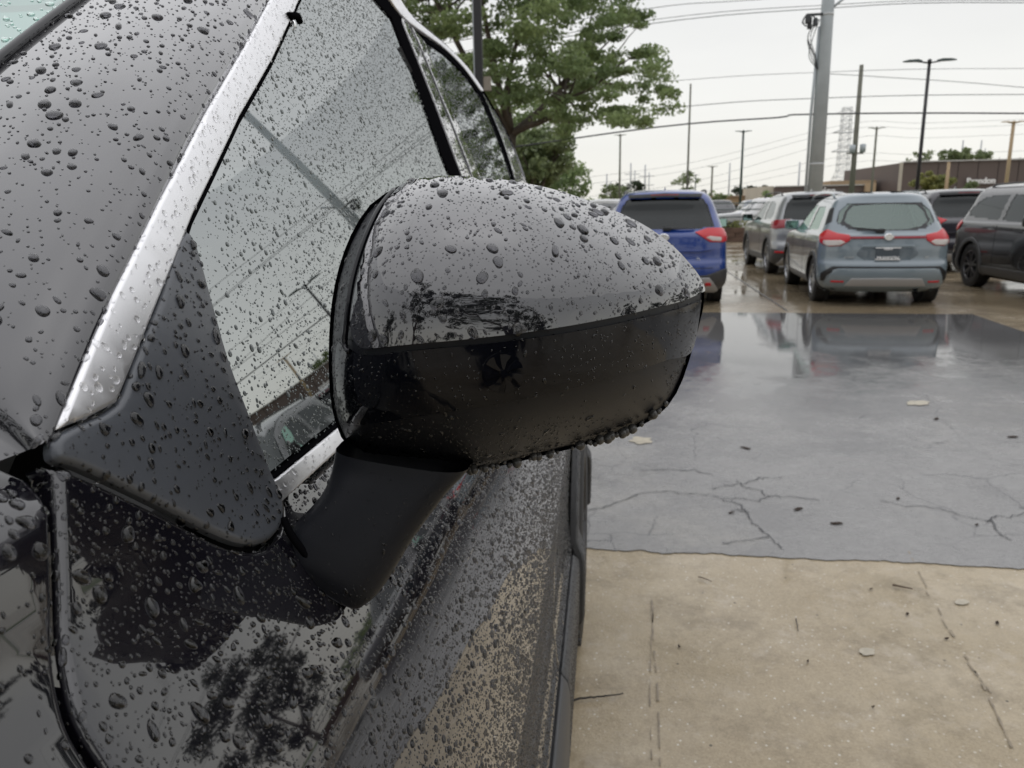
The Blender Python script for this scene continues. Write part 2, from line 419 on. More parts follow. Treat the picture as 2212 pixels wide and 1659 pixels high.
# ---- A pillar skin and windshield, lofted from rails -----------------------------
def loft(name, rails, m, nu=60, nv=10, thick=.003, flip=False):
    C = [cr(r_, nu//max(1, len(r_)-1)) for r_ in rails]
    mlen = min(len(c) for c in C); C = [c[:mlen] for c in C]
    V = []; cols = []
    for i in range(mlen):
        s_ = cr([c[i] for c in C], nv); cols = len(s_); V += s_
    Fc = []
    for i in range(mlen-1):
        for j in range(cols-1):
            f = (i*cols+j, i*cols+j+1, (i+1)*cols+j+1, (i+1)*cols+j); Fc.append(f[::-1] if flip else f)
    return mesh(name, V, Fc, m)
def S3(px, py, off=0): y, z = onS(px, py); return tuple(SY(y, z, off))
r0 = [S3(101, 953, .0), S3(106, 942, .0), S3(158, 800, .001), S3(220, 655, .001), S3(322, 445, .001), S3(425, 238, .001), S3(568, 0, .001), S3(640, -130, .001)]
r0b = [tuple(Vector(p)+Vector((.001, .0, -.007))) for p in r0]
sh_ = lambda dx, dz: [tuple(Vector(p)+Vector((-dx, 0, dz))) for p in r0[1:]]
r0c = [tuple(P(88, 960, .252))]+sh_(.007, .0075)
r1 = [tuple(P(45, 978, .250))]+sh_(.028, .020)
r2 = [tuple(P(-60, 1015, .232))]+sh_(.075, .033)
r3 = [tuple(P(-320, 1090, .205))]+sh_(.130, .037)
def shift(rail, px_y): return rail
HB['ap'] = hp(loft('front_pillar', [r0b, r0, r0c, r1, r2, r3], M['paint'], nu=84, nv=10, flip=True))
# windshield: from r3 inboard
w0 = [tuple(Vector(p)+Vector((-.004, .006, -.004))) for p in r3]
w1 = [tuple(Vector(p)+Vector((-.35, -.10, .02))) for p in r3]
w2 = [tuple(Vector(p)+Vector((-.75, -.14, .03))) for p in r3]
HB['ws'] = hp(loft('windshield', [w0, w1, w2], M['windshield'], nu=36, nv=8, flip=True))
# ribbed edge moulding of the windshield
hp(mesh('windshield_moulding', *tube([tuple(Vector(p)+Vector((.002, -.002, .001))) for p in cr(r3, 8)], .0035, 8), M['band']))

# ---- fender / hood corner and doors ---------------------------------------------
fen = SP([(-120, 1040), (-60, 1012), (20, 1000), (90, 1000)])
gapL = SP([(108, 1030), (112, 1150), (117, 1330), (127, 1480), (150, 1570), (195, 1650), (240, 1715), (300, 1785)])
gy, gz = gapL[-1]
def FM(y, z, off=0.0):               # fender skin: follows the door skin, slightly curving over at the top
    k = max(0, z-1.292)
    p = SY(y, z, off); 
    return Vector((p.x-(k*6.5)**1.6*.55, p.y, p.z-k*.1))
def FMtop(px, py, off=0): pass
fl = cr(gapL, 4)
fpoly = [(y-.0, z) for y, z in fl]+[(gy-.02, gz-.08), (gy-.10, .95), (-.3, .95), (-.3, 1.33)]+[(fl[0][0]-.05, 1.335), (fl[0][0]-.004, 1.323)]
HB['fender'] = sidepart('front_fender', fpoly, M['paint'], step=.008, rim=.003, thick=.008, rimstep=.006, fm=FM)
hood_rows = []
V, Fc = [], []
yy = np.linspace(-.3, .262, 20)
for y in yy:
    for a_ in np.linspace(0, 1, 12):
        q = FM(y, 1.338, 0); V.append((q.x-a_*.75-.004, y-.02*a_, q.z+.05*math.sin(a_*1.5)-.004))
for i in range(19):
    for j in range(11): Fc.append((i*12+j, (i+1)*12+j, (i+1)*12+j+1, i*12+j+1))
HB['hood'] = hp(mesh('hood', V, [f[::-1] for f in Fc], M['paint']))
gapR = [(y+.0045, z) for y, z in fl]
sb = SP([(112, 1006), (158, 1019), (258, 1064), (378, 1124), (468, 1170), (520, 1187), (566, 1185), (602, 1160), (616, 1112), (606, 1062), (592, 1030)])
shut_y = 1.335
d1 = cr(sb, 3)+[(_c[0]+.04, belt_z-.016), (1.47, belt_z-.016), (1.475, 1.1), (1.44, .9), (shut_y+.03, .75), (shut_y, .6), (shut_y, .51), (-.15, .51), (-.06, .75), (gy-.06, .96), (gy-.014, gz-.08)]+gapR[::-1]
HB['door'] = sidepart('front_door', d1, M['paint'], step=.007, rim=.0035, thick=.012, grid=(.016, .0065), rimstep=.007)
whY, whZ, whR = 2.36, .375, .375
arc = lambda r_, a0, a1, n=16: [(whY+r_*math.cos(R(a0+(a1-a0)*i/n)), whZ+r_*math.sin(R(a0+(a1-a0)*i/n))) for i in range(n+1)]
d2 = [(1.48, belt_z-.016), (2.5, belt_z-.016), (2.5, 1.02), (2.36, .93)]+arc(.475, 98, 163)+[(1.86, .51), (shut_y+.006, .51), (shut_y+.006, .6), (shut_y+.036, .75), (1.446, .9), (1.481, 1.1)]
HB['rdoor'] = sidepart('rear_door', d2, M['paint'], step=.012, rim=.0035, thick=.012, grid=(.03, .01), rimstep=.012)
d3 = [(2.506, belt_z-.016), (3.25, belt_z-.016), (3.25, .5), (2.84, .5)]+arc(.475, 16, 90)+[(2.37, .93), (2.506, 1.015)]
HB['quarter'] = sidepart('rear_quarter', d3, M['paint'], step=.015, rim=.0035, thick=.012, grid=(.03, .015), rimstep=.015)
# claddings: sill strips with the shut line, wheel arch
c1 = [(-.2, .505), (shut_y, .505), (shut_y, .24), (-.2, .24)]
c2 = [(shut_y+.006, .505), (1.865, .505)]+arc(.472, 164, 180, 4)[1:]+[(1.885, .24), (shut_y+.006, .24)]
for c_, yy_ in ((c1, 0), (c2, 1)):
    HB['cl%d' % yy_] = sidepart('door_cladding', c_, M['clad'], step=.015, rim=.004, thick=.02, off=.004, rimstep=.02)
SA = lambda y, z, off=0.0: Vector((max(S(z), -.085)+.016+off, y, z))
aw = arc(.47, -12, 192, 40)+arc(.385, 192, -12, 40)
HB['arch'] = sidepart('wheel_arch_trim', aw, M['clad'], step=.015, rim=.006, thick=.02, off=.002, rimstep=.015, fm=SA)
# dark structure behind the panels
V, Fc = [], []
zs = list(np.linspace(.26, 1.235, 24)); ys = list(np.linspace(-.3, 1.93, 12))
for y in ys:
    for z in zs: V.append((S(z)-.02, y, z))
for i in range(len(ys)-1):
    for j in range(len(zs)-1): Fc.append((i*24+j, (i+1)*24+j, (i+1)*24+j+1, i*24+j+1))
Vb, Fb = box((-.24, .77, 1.21), (.03, 1.5, .05)); Vc, Fc2 = box((-.6, 2.6, 1.0), (.7, 1.3, .35)); Vd, Fd = box((-1.0, 1.0, .30), (1.7, 2.6, .08))
Ve, Fe = box((-.28, .02, 1.16), (.06, .5, .16)); 
pl_ = cr([tuple(Vector(p)+Vector((-.045, .02, -.05))) for p in r0], 6)
hp(mesh('inner_shell', *join_lists([(V, Fc), (Vb, Fb), (Vc, Fc2), (Vd, Fd), (Ve, Fe), tube(pl_, .012, 8), tube([Vector((-.03, 0, 0))+SY(y, z) for y, z in ((1.44, 1.22), (1.43, 1.45), (1.36, 1.66))], .028, 8)]), M['void'], smooth=False))
# cabin: seats, dashboard, steering wheel in the dark
def seatgeo(x, y, z0=.55, w=.5):
    return join_lists([box((x, y, z0+.1), (w, .5, .16)), box((x, y+.28, z0+.42), (w, .12, .6)), box((x, y+.30, z0+.80), (.26, .09, .17))])
hp(mesh('front_seat', *seatgeo(-.62, 1.15), M['cloth'], smooth=False)); hp(mesh('front_seat', *seatgeo(-1.28, 1.15), M['cloth'], smooth=False))
hp(mesh('rear_seat', *join_lists([seatgeo(-.95, 2.05, w=1.3), box((-.6, 2.35, 1.37), (.26, .09, .15)), box((-1.3, 2.35, 1.37), (.26, .09, .15))]), M['cloth'], smooth=False))
hp(mesh('dashboard', *box((-.98, .52, 1.08), (1.4, .36, .2)), M['plastic'], smooth=False))
sw = [(-.66+.18*math.cos(t), .82-.06*math.sin(t), 1.08+.17*math.sin(t)) for t in np.linspace(0, 2*math.pi, 25)]
hp(mesh('steering_wheel', *tube(sw, .015, 8), M['plastic']))
hp(mesh('far_side', *join_lists([box((-1.85, 1.4, .75), (.05, 3.6, .9)), box((-1.72, 1.42, 1.45), (.05, .07, .5), 0), box((-1.70, 2.5, 1.45), (.05, .1, .5)), box((-1.6, 1.7, 1.72), (.08, 2, .04))]), M['void'], smooth=False))
# wheel: tyre, rim and spokes
def wheelgeo(rad, w, name='rear_wheel'):
    rim = rad*.66
    t = lathe([(rim, -w*.5+.01), (rad*.80, -w*.5), (rad*.93, -w*.5+.004), (rad*.985, -w*.42), (rad, -w*.30), (rad, 0), (rad, w*.30), (rad*.985, w*.42), (rad*.93, w*.5-.004), (rad*.80, w*.5), (rim, w*.5-.01)], 40)
    # tread blocks as low ribs
    parts = [t]
    for k in range(40):
        a = 2*math.pi*k/40
        for sx in (-1, 1):
            c = (sx*w*.36, 0, 0); v, f = box((0, 0, 0), (w*.2, rad*.08, .012))
            v = [((x_+sx*w*.37), *( (y_*math.cos(a)-(z_+rad-.003)*math.sin(a)), (y_*math.sin(a)+(z_+rad-.003)*math.cos(a)) )) for x_, y_, z_ in v]
            parts.append((v, f))
    return join_lists(parts)
def rimgeo(rad, w, spokes=5, twist=.0, sw_=.055):
    rim = rad*.66; o = []
    o.append(lathe([(rim, w*.5-.006), (rim*.97, w*.5-.004), (rim*.94, w*.5-.02), (rim*.92, w*.1), (rim*.95, -w*.4)], 36))
    o.append(lathe([(.001, w*.5-.018), (rad*.13, w*.5-.02), (rad*.15, w*.5-.04), (rad*.15, w*.1)], 18))
    for k in range(spokes):
        a0 = 2*math.pi*k/spokes
        for s_ in ((-1, 1) if spokes < 7 else (0,)):
            V = []
            r_in, r_out = rad*.10, rim*.96
            for rr, ww, dx in ((r_in, sw_*.5, .022), (rim*.5, sw_*.42, .016), (r_out, sw_*.55, .010)):
                aa = a0+s_*(.12+.16*(rr/rim))+twist*(rr/rim)
                cx, cyy = rr*math.cos(aa), rr*math.sin(aa); tx, ty = -math.sin(aa), math.cos(aa)
                for dd in (dx, dx+.03):
                    for q in (-1, 1): V.append((w*.5-dd, cx+tx*q*ww*.5, cyy+ty*q*ww*.5))
            F_ = []
            for i in range(2):
                b0, b1 = i*4, (i+1)*4
                F_ += [(b0, b0+1, b1+1, b1), (b0+2, b1+2, b1+3, b0+3), (b0, b1, b1+2, b0+2), (b0+1, b0+3, b1+3, b1+1)]
            o.append((V, F_))
    return join_lists(o)
wV, wF = wheelgeo(whR, .25)
rw = mesh('rear_wheel', [(x-.058-.125, y+whY, z+whZ) for x, y, z in wV], wF, M['rubber']); hp(rw)
rV, rF = rimgeo(whR, .25)
o = mesh('rim', [(x-.058-.125, y+whY, z+whZ) for x, y, z in rV], rF, M['alloyb'], smooth=False); pp(o, rw)

# ================================================================== DOOR MIRROR
mir = empty('door_mirror', (0, 0, 0)); mir.parent = hero; mir.matrix_parent_inverse = Matrix.Translation(-HV)
OUT = cr([(860, 402), (905, 387), (965, 381), (1040, 385), (1110, 393), (1190, 409), (1270, 434), (1340, 462), (1400, 492), (1450, 527), (1488, 566), (1512, 598), (1524, 630), (1520, 662), (1507, 715), (1490, 775), (1474, 822), (1450, 868), (1412, 905), (1350, 935), (1270, 960), (1190, 980), (1110, 1000), (1040, 1014), (990, 1012), (940, 1003), (860, 994), (790, 985), (748, 962), (722, 905), (712, 840), (710, 770), (713, 690), (722, 620), (740, 552), (766, 492), (802, 440)], 6, True)
OC = np.array((1085., 782.))
_oa = np.array([math.atan2(p[1]-OC[1], p[0]-OC[0]) for p in OUT]); _or = np.array([math.hypot(p[0]-OC[0], p[1]-OC[1]) for p in OUT])
_ix = np.argsort(_oa); _oa = _oa[_ix]; _or = _or[_ix]
_oa = np.concatenate([_oa-2*math.pi, _oa, _oa+2*math.pi]); _or = np.tile(_or, 3)
_O = np.array(OUT)
def _ext(along, lo):                 # outline extent table: for each row or column the near and far limits
    oth = 1-along; ks = np.linspace(_O[:, along].min()+.5, _O[:, along].max()-.5, 260); r_ = []
    A, B = _O, np.roll(_O, -1, 0)
    for k in ks:
        m_ = (A[:, along] > k) != (B[:, along] > k); a_, b_ = A[m_], B[m_]
        x = a_[:, oth]+(b_[:, oth]-a_[:, oth])*(k-a_[:, along])/(b_[:, along]-a_[:, along]); r_.append(x.min() if lo else x.max())
    return ks, np.array(r_)
_top, _bot, _lef, _rig = _ext(0, True), _ext(0, False), _ext(1, True), _ext(1, False)
def _sm(t):
    k = np.hanning(9); k /= k.sum(); return t[0], np.convolve(np.pad(t[1], 4, mode='edge'), k, 'valid')
def mdepth(px, py):
    a = math.atan2(py-OC[1], px-OC[0]); r_ = min(1.0, math.hypot(px-OC[0], py-OC[1])/float(np.interp(a, _oa, _or)))
    rimY = .470+(px-1085)/815*.050
    if py < OC[1]: v = (OC[1]-py)/max(8., OC[1]-float(np.interp(px, *_top))); fv = (1-min(1, v)**2.5)**.60
    else: v = (py-OC[1])/max(8., float(np.interp(px, *_bot))-OC[1]); fv = (1-min(1, v)**2.6)**.55
    if px < OC[0]: u = (OC[0]-px)/max(8., OC[0]-float(np.interp(py, *_lef))); fu = (1-min(1, u)**5)**.42
    else: u = (px-OC[0])/max(8., float(np.interp(py, *_rig))-OC[0]); fu = (1-min(1, u)**2.2)**.58
    return rimY-.105*fv*fu, r_
def MS(px, py, off=0.0):
    Y, r_ = mdepth(px, py)
    if abs(off) < 1e-9: return P(px, py, Y)
    h = 3.0
    p = P(px, py, Y)
    Yx, _ = mdepth(px+h, py); Yy2, _ = mdepth(px, py+h)
    n = (P(px+h, py, Yx)-p).cross(P(px, py+h, Yy2)-p)
    if n.length < 1e-12: return p
    n.normalize()
    if n.dot(ray(px, py)) > 0: n = -n
    rad = Vector((p.x-P(OC[0], OC[1], .45).x, 0, p.z-P(OC[0], OC[1], .45).z)).normalized()
    if r_ > .985: n = (n*.4+rad).normalized()
    return p+n*off
rings = []
for r_ in [.1, .2, .3, .4, .5, .6, .68, .75, .81, .86, .90, .93, .955, .972, .985]:
    for k in range(int(40+r_*110)):
        a = 2*math.pi*(k+.5*(len(rings) % 2))/int(40+r_*110)-math.pi
        rr = r_*float(np.interp(a, _oa, _or)); rings.append((OC[0]+rr*math.cos(a), OC[1]+rr*math.sin(a)))
def mpart(name, poly, m, off, thick, rim, **k):
    o = patch(name, poly, lambda x, y, q: MS(x, y, (q)), m, None, step=9, grid=(400, 400), rim=0, rimstep=9, thick=thick, off=off, extra=rings, **k)
    return o
# note: rims here are in pixels of the outline, so edges are rounded by a small bevel afterwards
def bevel_in(o): return o
shell_poly = [tuple(p) for p in OUT]
base = patch('mirror_housing', [tuple(OC+(np.array(p)-OC)*.9995) for p in OUT], MS, M['matte'], None, step=9, grid=(400, 400), rim=0, rimstep=9, thick=.0, off=-.0022, extra=rings)
base.parent = mir
# upper cap
capp = cr([(868, 404), (905, 391), (965, 385), (1040, 389), (1110, 397), (1190, 413), (1270, 438), (1340, 466), (1398, 496), (1446, 531), (1484, 570), (1507, 600), (1518, 624)], 4)
capl = cr([(1518, 630), (1470, 650), (1400, 668), (1300, 690), (1200, 708), (1100, 722), (1000, 733), (900, 742), (840, 748), (795, 752), (776, 744), (766, 724), (763, 690), (770, 640), (782, 585), (797, 530), (818, 478), (842, 432)], 5)
cap = mpart('mirror_cap', capp+capl, M['cap'], .0015, .004, 0); cap.parent = mir; HB['cap'] = cap
bandp = cr([(762, 764), (800, 768), (900, 757), (1000, 748), (1100, 737), (1200, 723), (1300, 706), (1400, 684), (1470, 666), (1515, 648)], 4)+cr([(1508, 700), (1492, 762), (1440, 778), (1370, 802), (1300, 822), (1200, 846), (1100, 868), (1000, 884), (900, 900), (820, 912), (765, 918), (738, 905)], 4)+cr([(727, 840), (725, 775), (730, 740), (742, 750)], 4)
band = mpart('gloss_band', bandp, M['band'], .0002, .003, 0); band.parent = mir; HB['band'] = band
# rim strip round the inboard edge of the cap
g1 = cr([(852, 412), (824, 446), (800, 492), (780, 545), (764, 602), (754, 660), (748, 715), (747, 748), (756, 760)], 5)
rs_ = tube([MS(x, y, .0004) for x, y in g1], .0016, 8); o = mesh('edge_bead', *rs_, M['band']); o.parent = mir
# reflection of a wheel in the gloss band, built as a solid bladed disc
cx_, cy_ = 1087, 805
discp = [(cx_+47*math.cos(t), cy_+44*math.sin(t)) for t in np.linspace(0, 2*math.pi, 40)[:-1]]
o = mpart('wheel_reflection', discp, M['band'], .0009, .002, 0); o.parent = mir; disc = o
for k in range(7):
    a = 2*math.pi*k/7+.35
    bl = []
    for r_, da in ((9, -.30), (26, -.34), (43, -.30), (44, .0), (43, .26), (26, .12), (9, .1)): bl.append((cx_+r_*math.cos(a+da), cy_+r_*.94*math.sin(a+da)))
    c0 = np.mean(bl, axis=0)
    o = patch('reflected_blade', bl, lambda x, y, q, a=a: MS(x, y, q+.0003*((x-cx_)*-math.sin(a)+(y-cy_)*math.cos(a)+8)/16), M['band'], None, step=6, grid=(6, 6), rim=0, thick=.0008, off=.0013)
    o.parent = disc
reflected_hub = [(cx_+8*math.cos(t), cy_+7.5*math.sin(t)) for t in np.linspace(0, 2*math.pi, 14)[:-1]]
o = mpart('reflected_hub', reflected_hub, M['band'], .0028, .002, 0); o.parent = disc
# back of the housing with the mirror glass
mid = P(OC[0], OC[1], .47)
bk, Fb_ = [], []
lv = [(1.0, 0), (.985, .012), (.95, .022), (.90, .026), (.88, .020), (.0, .020)]
nO = 72
for s_, dy in lv:
    for k in range(nO):
        a = 2*math.pi*k/nO-math.pi; rr = float(np.interp(a, _oa, _or))
        x, y = OC[0]+rr*math.cos(a), OC[1]+rr*math.sin(a)
        p = P(x, y, .470+(x-1085)/815*.05-.001)
        bk.append(Vector((mid.x+(p.x-mid.x)*s_, p.y+dy, mid.z+(p.z-mid.z)*s_)))
for i in range(len(lv)-1):
    for k in range(nO): Fb_.append((i*nO+k, i*nO+(k+1) % nO, (i+1)*nO+(k+1) % nO, (i+1)*nO+k))
o = mesh('housing_back', bk, Fb_, M['matte']); o.parent = mir
gl_ = [Vector((mid.x+(v.x-mid.x)*.95, v.y+.003, mid.z+(v.z-mid.z)*.95)) for v in bk[4*nO:5*nO]]
o = mesh('reflector_glass', gl_, [tuple(range(nO))], M['mirrorglass'], smooth=False); o.parent = mir
# arm from the sail to the housing: closed tube of flattened sections
secs = [((738, 955), (1020, 1000), .425, .040), ((733, 985), (1008, 1016), .423, .040), ((724, 1020), (975, 1050), .418, .039), ((706, 1056), (934, 1104), .412, .038), ((672, 1096), (892, 1163), .405, .036), ((641, 1128), (858, 1220), .399, .034), ((628, 1160), (826, 1268), .395, .032), ((655, 1210), (792, 1296), .394, .028)]
ns = cr([(*a, *b, y, t) for a, b, y, t in secs], 5)
V, Fc = [], []; nA = 28
for (ax, ay, bx, by, y, t) in ns:
    A_, B_ = P(ax, ay, y), P(bx, by, y+.004); c = (A_+B_)/2; h = (B_-A_)/2
    for k in range(nA):
        q = 2*math.pi*k/nA; cs, sn = math.cos(q), math.sin(q)
        cs2 = math.copysign(abs(cs)**.62, cs); sn2 = math.copysign(abs(sn)**.5, sn)
        V.append(c+h*cs2+Vector((0, -1, 0))*t*.62*sn2)
for i in range(len(ns)-1):
    for k in range(nA): Fc.append((i*nA+(k+1) % nA, (i+1)*nA+(k+1) % nA, (i+1)*nA+k, i*nA+k))
Fc.append(tuple(range((len(ns)-1)*nA, len(ns)*nA))[::-1])
arm = mesh('mirror_arm', V, Fc, M['matte']); arm.parent = mir; HB['arm'] = arm
# foot gasket that meets the door
fg = [S3(*p, .004) for p in ((600, 1125), (616, 1160), (655, 1212), (705, 1262))]
o = mesh('foot_gasket', *tube(cr(fg, 5), .0022, 8), M['seal']); o.parent = mir
bpy.context.view_layer.update()

# ================================================================== RAINDROPS
def tris_world(o):
    me = o.data; me.calc_loop_triangles()
    v = np.empty(len(me.vertices)*3, np.float32); me.vertices.foreach_get('co', v); v = v.reshape(-1, 3)
    mw = np.array(o.matrix_world); v = v@mw[:3, :3].T+mw[:3, 3]
    t = np.empty(len(me.loop_triangles)*3, np.int32); me.loop_triangles.foreach_get('vertices', t); t = t.reshape(-1, 3)
    return v, t
def scatter(o, classes, density_fn=None, minpx=1.1):
    """sample places on an object: classes = [(per m2, rmin, rmax)], returns (pos, normal, radius)"""
    v, t = tris_world(o)
    a, b, c = v[t[:, 0]], v[t[:, 1]], v[t[:, 2]]
    n = np.cross(b-a, c-a); ar = np.linalg.norm(n, axis=1)/2; n /= (2*ar[:, None]+1e-12)
    cen = (a+b+c)/3
    toc = np.array(CAM)-cen; dist = np.linalg.norm(toc, axis=1); facing = np.einsum('ij,ij->i', n, toc)/dist
    x, y, dp = proj(cen)
    ok = (facing > -.02) & (dp > .05) & (x > -120) & (x < 2340) & (y > -120) & (y < 1780)
    W = np.where(ok, ar, 0); tot = W.sum()
    if tot <= 0: return []
    cdf = np.cumsum(W)/tot; res = []
    for dens, r0_, r1_ in classes:
        m_ = rng.poisson(dens*tot); 
        if not m_: continue
        i = np.searchsorted(cdf, rng.random(m_)).clip(0, len(W)-1)
        u, w = rng.random(m_), rng.random(m_); f = u+w > 1; u[f] = 1-u[f]; w[f] = 1-w[f]
        p = a[i]+(b[i]-a[i])*u[:, None]+(c[i]-a[i])*w[:, None]
        r_ = r0_*(r1_/r0_)**(rng.random(m_)**1.3)
        x, y, dp = proj(p)
        keep = r_*2*FPX/dp > minpx*2.16
        if density_fn is not None: keep &= rng.random(m_) < density_fn(x, y, p)
        res += [(p[k], n[i[k]], r_[k]) for k in np.nonzero(keep)[0]]
    return res
def thin(res, gapf=1.12):            # drop any that touch a larger neighbour
    res.sort(key=lambda q: -q[2]); cell = .006; g = {}; o = []
    for p, n, r_ in res:
        k = tuple(np.floor(p/cell).astype(int)); bad = False
        for dx in (-1, 0, 1):
            for dy in (-1, 0, 1):
                for dz in (-1, 0, 1):
                    for q, rq in g.get((k[0]+dx, k[1]+dy, k[2]+dz), ()):
                        if (q[0]-p[0])**2+(q[1]-p[1])**2+(q[2]-p[2])**2 < ((rq+r_)*gapf)**2: bad = True; break
                    if bad: break
                if bad: break
            if bad: break
        if not bad: g.setdefault(k, []).append((p, r_)); o.append((p, n, r_))
    return o
def droptemplate(seg, ringsn, h, k, wob):
    r = np.random.default_rng(100+k); V = []; 
    ph = r.random(4)*6.28; am = r.normal(0, wob, 4); am[0] *= 1.5; am[1] *= 1.3
    el_ = 1+abs(r.normal(0, .42 if wob > .03 else .15)); tip = r.random()*.25
    for i in range(ringsn):
        t = (i)/(ringsn)                # 0 at the foot
        rr = math.cos(t*math.pi/2)**.75; zz = h*math.sin(t*math.pi/2)
        for s_ in range(seg):
            a = 2*math.pi*s_/seg
            w = 1+sum(am[j]/(j+1)*math.cos((j+2)*a+ph[j]) for j in range(4))*(1-.4*t)
            x = rr*w*math.cos(a)/math.sqrt(el_); y = rr*w*math.sin(a)*math.sqrt(el_)
            x *= (1-tip*math.sin(a)*(1-t))
            V.append((x, y-.18*t, zz*(1)))
    V.append((0, -.18, h)); Fc = []
    for i in range(ringsn-1):
        for s_ in range(seg): Fc.append((i*seg+s_, i*seg+(s_+1) % seg, (i+1)*seg+(s_+1) % seg, (i+1)*seg+s_))
    b = (ringsn-1)*seg
    for s_ in range(seg): Fc.append((b+s_, b+(s_+1) % seg, len(V)-1))
    return np.array(V), Fc
TB = [droptemplate(20, 6, .56, k, .085) for k in range(18)]
TM = [droptemplate(12, 4, .58, 30+k, .05) for k in range(8)]
TS = [droptemplate(7, 2, .6, 60+k, .02) for k in range(4)]
def basis(n, up=None):
    n = Vector(n).normalized(); d = Vector((0, 0, -1)); d = d-n*d.dot(n)
    if d.length < .05: d = Vector((0, -1, 0))-n*Vector((0, -1, 0)).dot(n)
    d.normalize(); y = -d; x = y.cross(n).normalized()
    return x, y, n
def build_drops(name, res, m, parent, jitter=.5):
    """small drops joined into one mesh"""
    Vs, F3, F4 = [], [], []; off_ = 0
    for p, n, r_ in res:
        x_, y_, dp = proj(p); px = 2*r_*FPX/max(dp, .02)/2.16
        T = TB if px > 7 else (TM if px > 2.6 else TS)
        V, Fc = T[rng.integers(len(T))]
        X, Y_, Z_ = basis(n); a = rng.normal(0, jitter); ca, sa = math.cos(a), math.sin(a)
        B = np.array([X, Y_, Z_]); Rm = np.array([[ca, sa, 0], [-sa, ca, 0], [0, 0, 1]])@B
        Vs.append(V*r_@Rm+p)
        for f in Fc: (F3 if len(f) == 3 else F4).append([i+off_ for i in f])
        off_ += len(V)
    V = np.concatenate(Vs).astype(np.float32); nf3, nf4 = len(F3), len(F4)
    me = bpy.data.meshes.new(name); me.vertices.add(len(V)); me.vertices.foreach_set('co', V.ravel())
    loops = np.concatenate([np.array(F4, np.int32).ravel() if nf4 else np.zeros(0, np.int32), np.array(F3, np.int32).ravel() if nf3 else np.zeros(0, np.int32)])
    me.loops.add(len(loops)); me.loops.foreach_set('vertex_index', loops)
    me.polygons.add(nf3+nf4)
    st = np.concatenate([np.arange(nf4)*4, nf4*4+np.arange(nf3)*3]).astype(np.int32)
    me.polygons.foreach_set('loop_start', st); me.update(calc_edges=True); me.shade_smooth(); me.materials.append(m)
    o = bpy.data.objects.new(name, me); COL.objects.link(o); o.parent = parent; o['kind'] = 'stuff'
    if parent is hero: o.matrix_parent_inverse = Matrix.Translation(-HV)
    return o
NTRI = 0
big_pool = []
big_meshes = {}
def big_drop(p, n, r_, m, parent, name='water_drop'):
    k = int(rng.integers(len(TB))); key = (k, m.name)
    if key not in big_meshes:
        V, Fc = TB[k]; me = bpy.data.meshes.new('water_drop'); me.from_pydata([tuple(v) for v in V], [], Fc); me.update(); me.shade_smooth(); me.materials.append(m); big_meshes[key] = me
    o = bpy.data.objects.new(name, big_meshes[key]); COL.objects.link(o)
    X, Y_, Z_ = basis(n); a = rng.normal(0, .6)
    X2 = X*math.cos(a)+Y_*math.sin(a); Y2 = -X*math.sin(a)+Y_*math.cos(a)
    o.parent = parent
    mw = Matrix(((X2.x*r_, Y2.x*r_, Z_.x*r_, p[0]), (X2.y*r_, Y2.y*r_, Z_.y*r_, p[1]), (X2.z*r_, Y2.z*r_, Z_.z*r_, p[2]), (0, 0, 0, 1)))
    o.matrix_world = mw
    return o
def rain(o, classes, m, parent, fn=None, minpx=1.0, nbig=0, jitter=.45, gapf=1.12):
    res = thin(scatter(o, classes, fn, minpx), gapf)
    for q in res[:nbig]: big_drop(q[0], q[1], q[2], m, parent)
    if len(res) > nbig: build_drops('rain_beads', res[nbig:], m, parent, jitter)
    print('drops', o.name, len(res))
LG, MD, SM = (.0018, .0042), (.0008, .0018), (.00035, .0008)
rain(HB['cap'], [(5000, .0014, .0038), (20000, .0006, .0014), (110000, .0003, .0006)], M['drop'], mir, nbig=110)
rain(HB['band'], [(900, .0008, .0014), (45000, .0004, .0008)], M['drop'], mir, nbig=0)
rain(base, [(3000, .0012, .0022), (60000, .0004, .0009)], M['drop'], mir, fn=lambda x, y, p: np.where((y > 900) | (x > 1440) | (x < 800), 1, .12))
rain(HB['arm'], [(2500, .0010, .0020), (45000, .0004, .0009)], M['drop'], mir, fn=lambda x, y, p: np.clip((x-(1010-(y-1010)*.75)+140)/100, .4, 1))
rain(HB['g'], [(6000, .0011, .0020), (34000, .0006, .0011), (70000, .00035, .0006)], M['dropw'], hero, fn=lambda x, y, p: np.clip(.45+.75*(x-400)/500, .4, 1), jitter=.25, minpx=.85)
rain(HB['rg'], [(9000, .0012, .0024), (52000, .0006, .0013)], M['drop'], hero, jitter=.3)
rain(HB['sail'], [(5500, .0016, .0034), (16000, *MD), (30000, *SM)], M['drop'], hero, nbig=30)
rain(HB['ap'], [(900, .0024, .0042), (6500, .0010, .0024), (22000, .0004, .0010)], M['drop'], hero, nbig=70)
rain(HB['fender'], [(3000, .002, .004), (9000, .0009, .002), (12000, .0005, .0009)], M['drop'], hero, nbig=15)
rain(HB['door'], [(2200, .0022, .0038), (20000, .0009, .0020), (90000, .0004, .0009)], M['drop'], hero, nbig=40, minpx=.85)
for k_ in ('rdoor', 'quarter', 'q', 'roof', 'cl1', 'arch'):
    rain(HB[k_], [(14000, .0011, .0024), (16000, .0007, .0011)], M['drop'], hero, minpx=.7)
rain(HB['ws'], [(3500, .0022, .0045), (9000, .001, .002)], M['dropg'], hero, nbig=10)
for o in [q for q in bpy.data.objects if q.name.startswith(('pillar_chrome_trim', 'belt_chrome', 'pillar_applique', 'roof_chrome'))]:
    chrome = 'chrome' in o.name
    rain(o, [(7000, .0012, .0022), (30000, .0006, .0012)], M['dropg'] if chrome else M['drop'], hero, minpx=1.0)
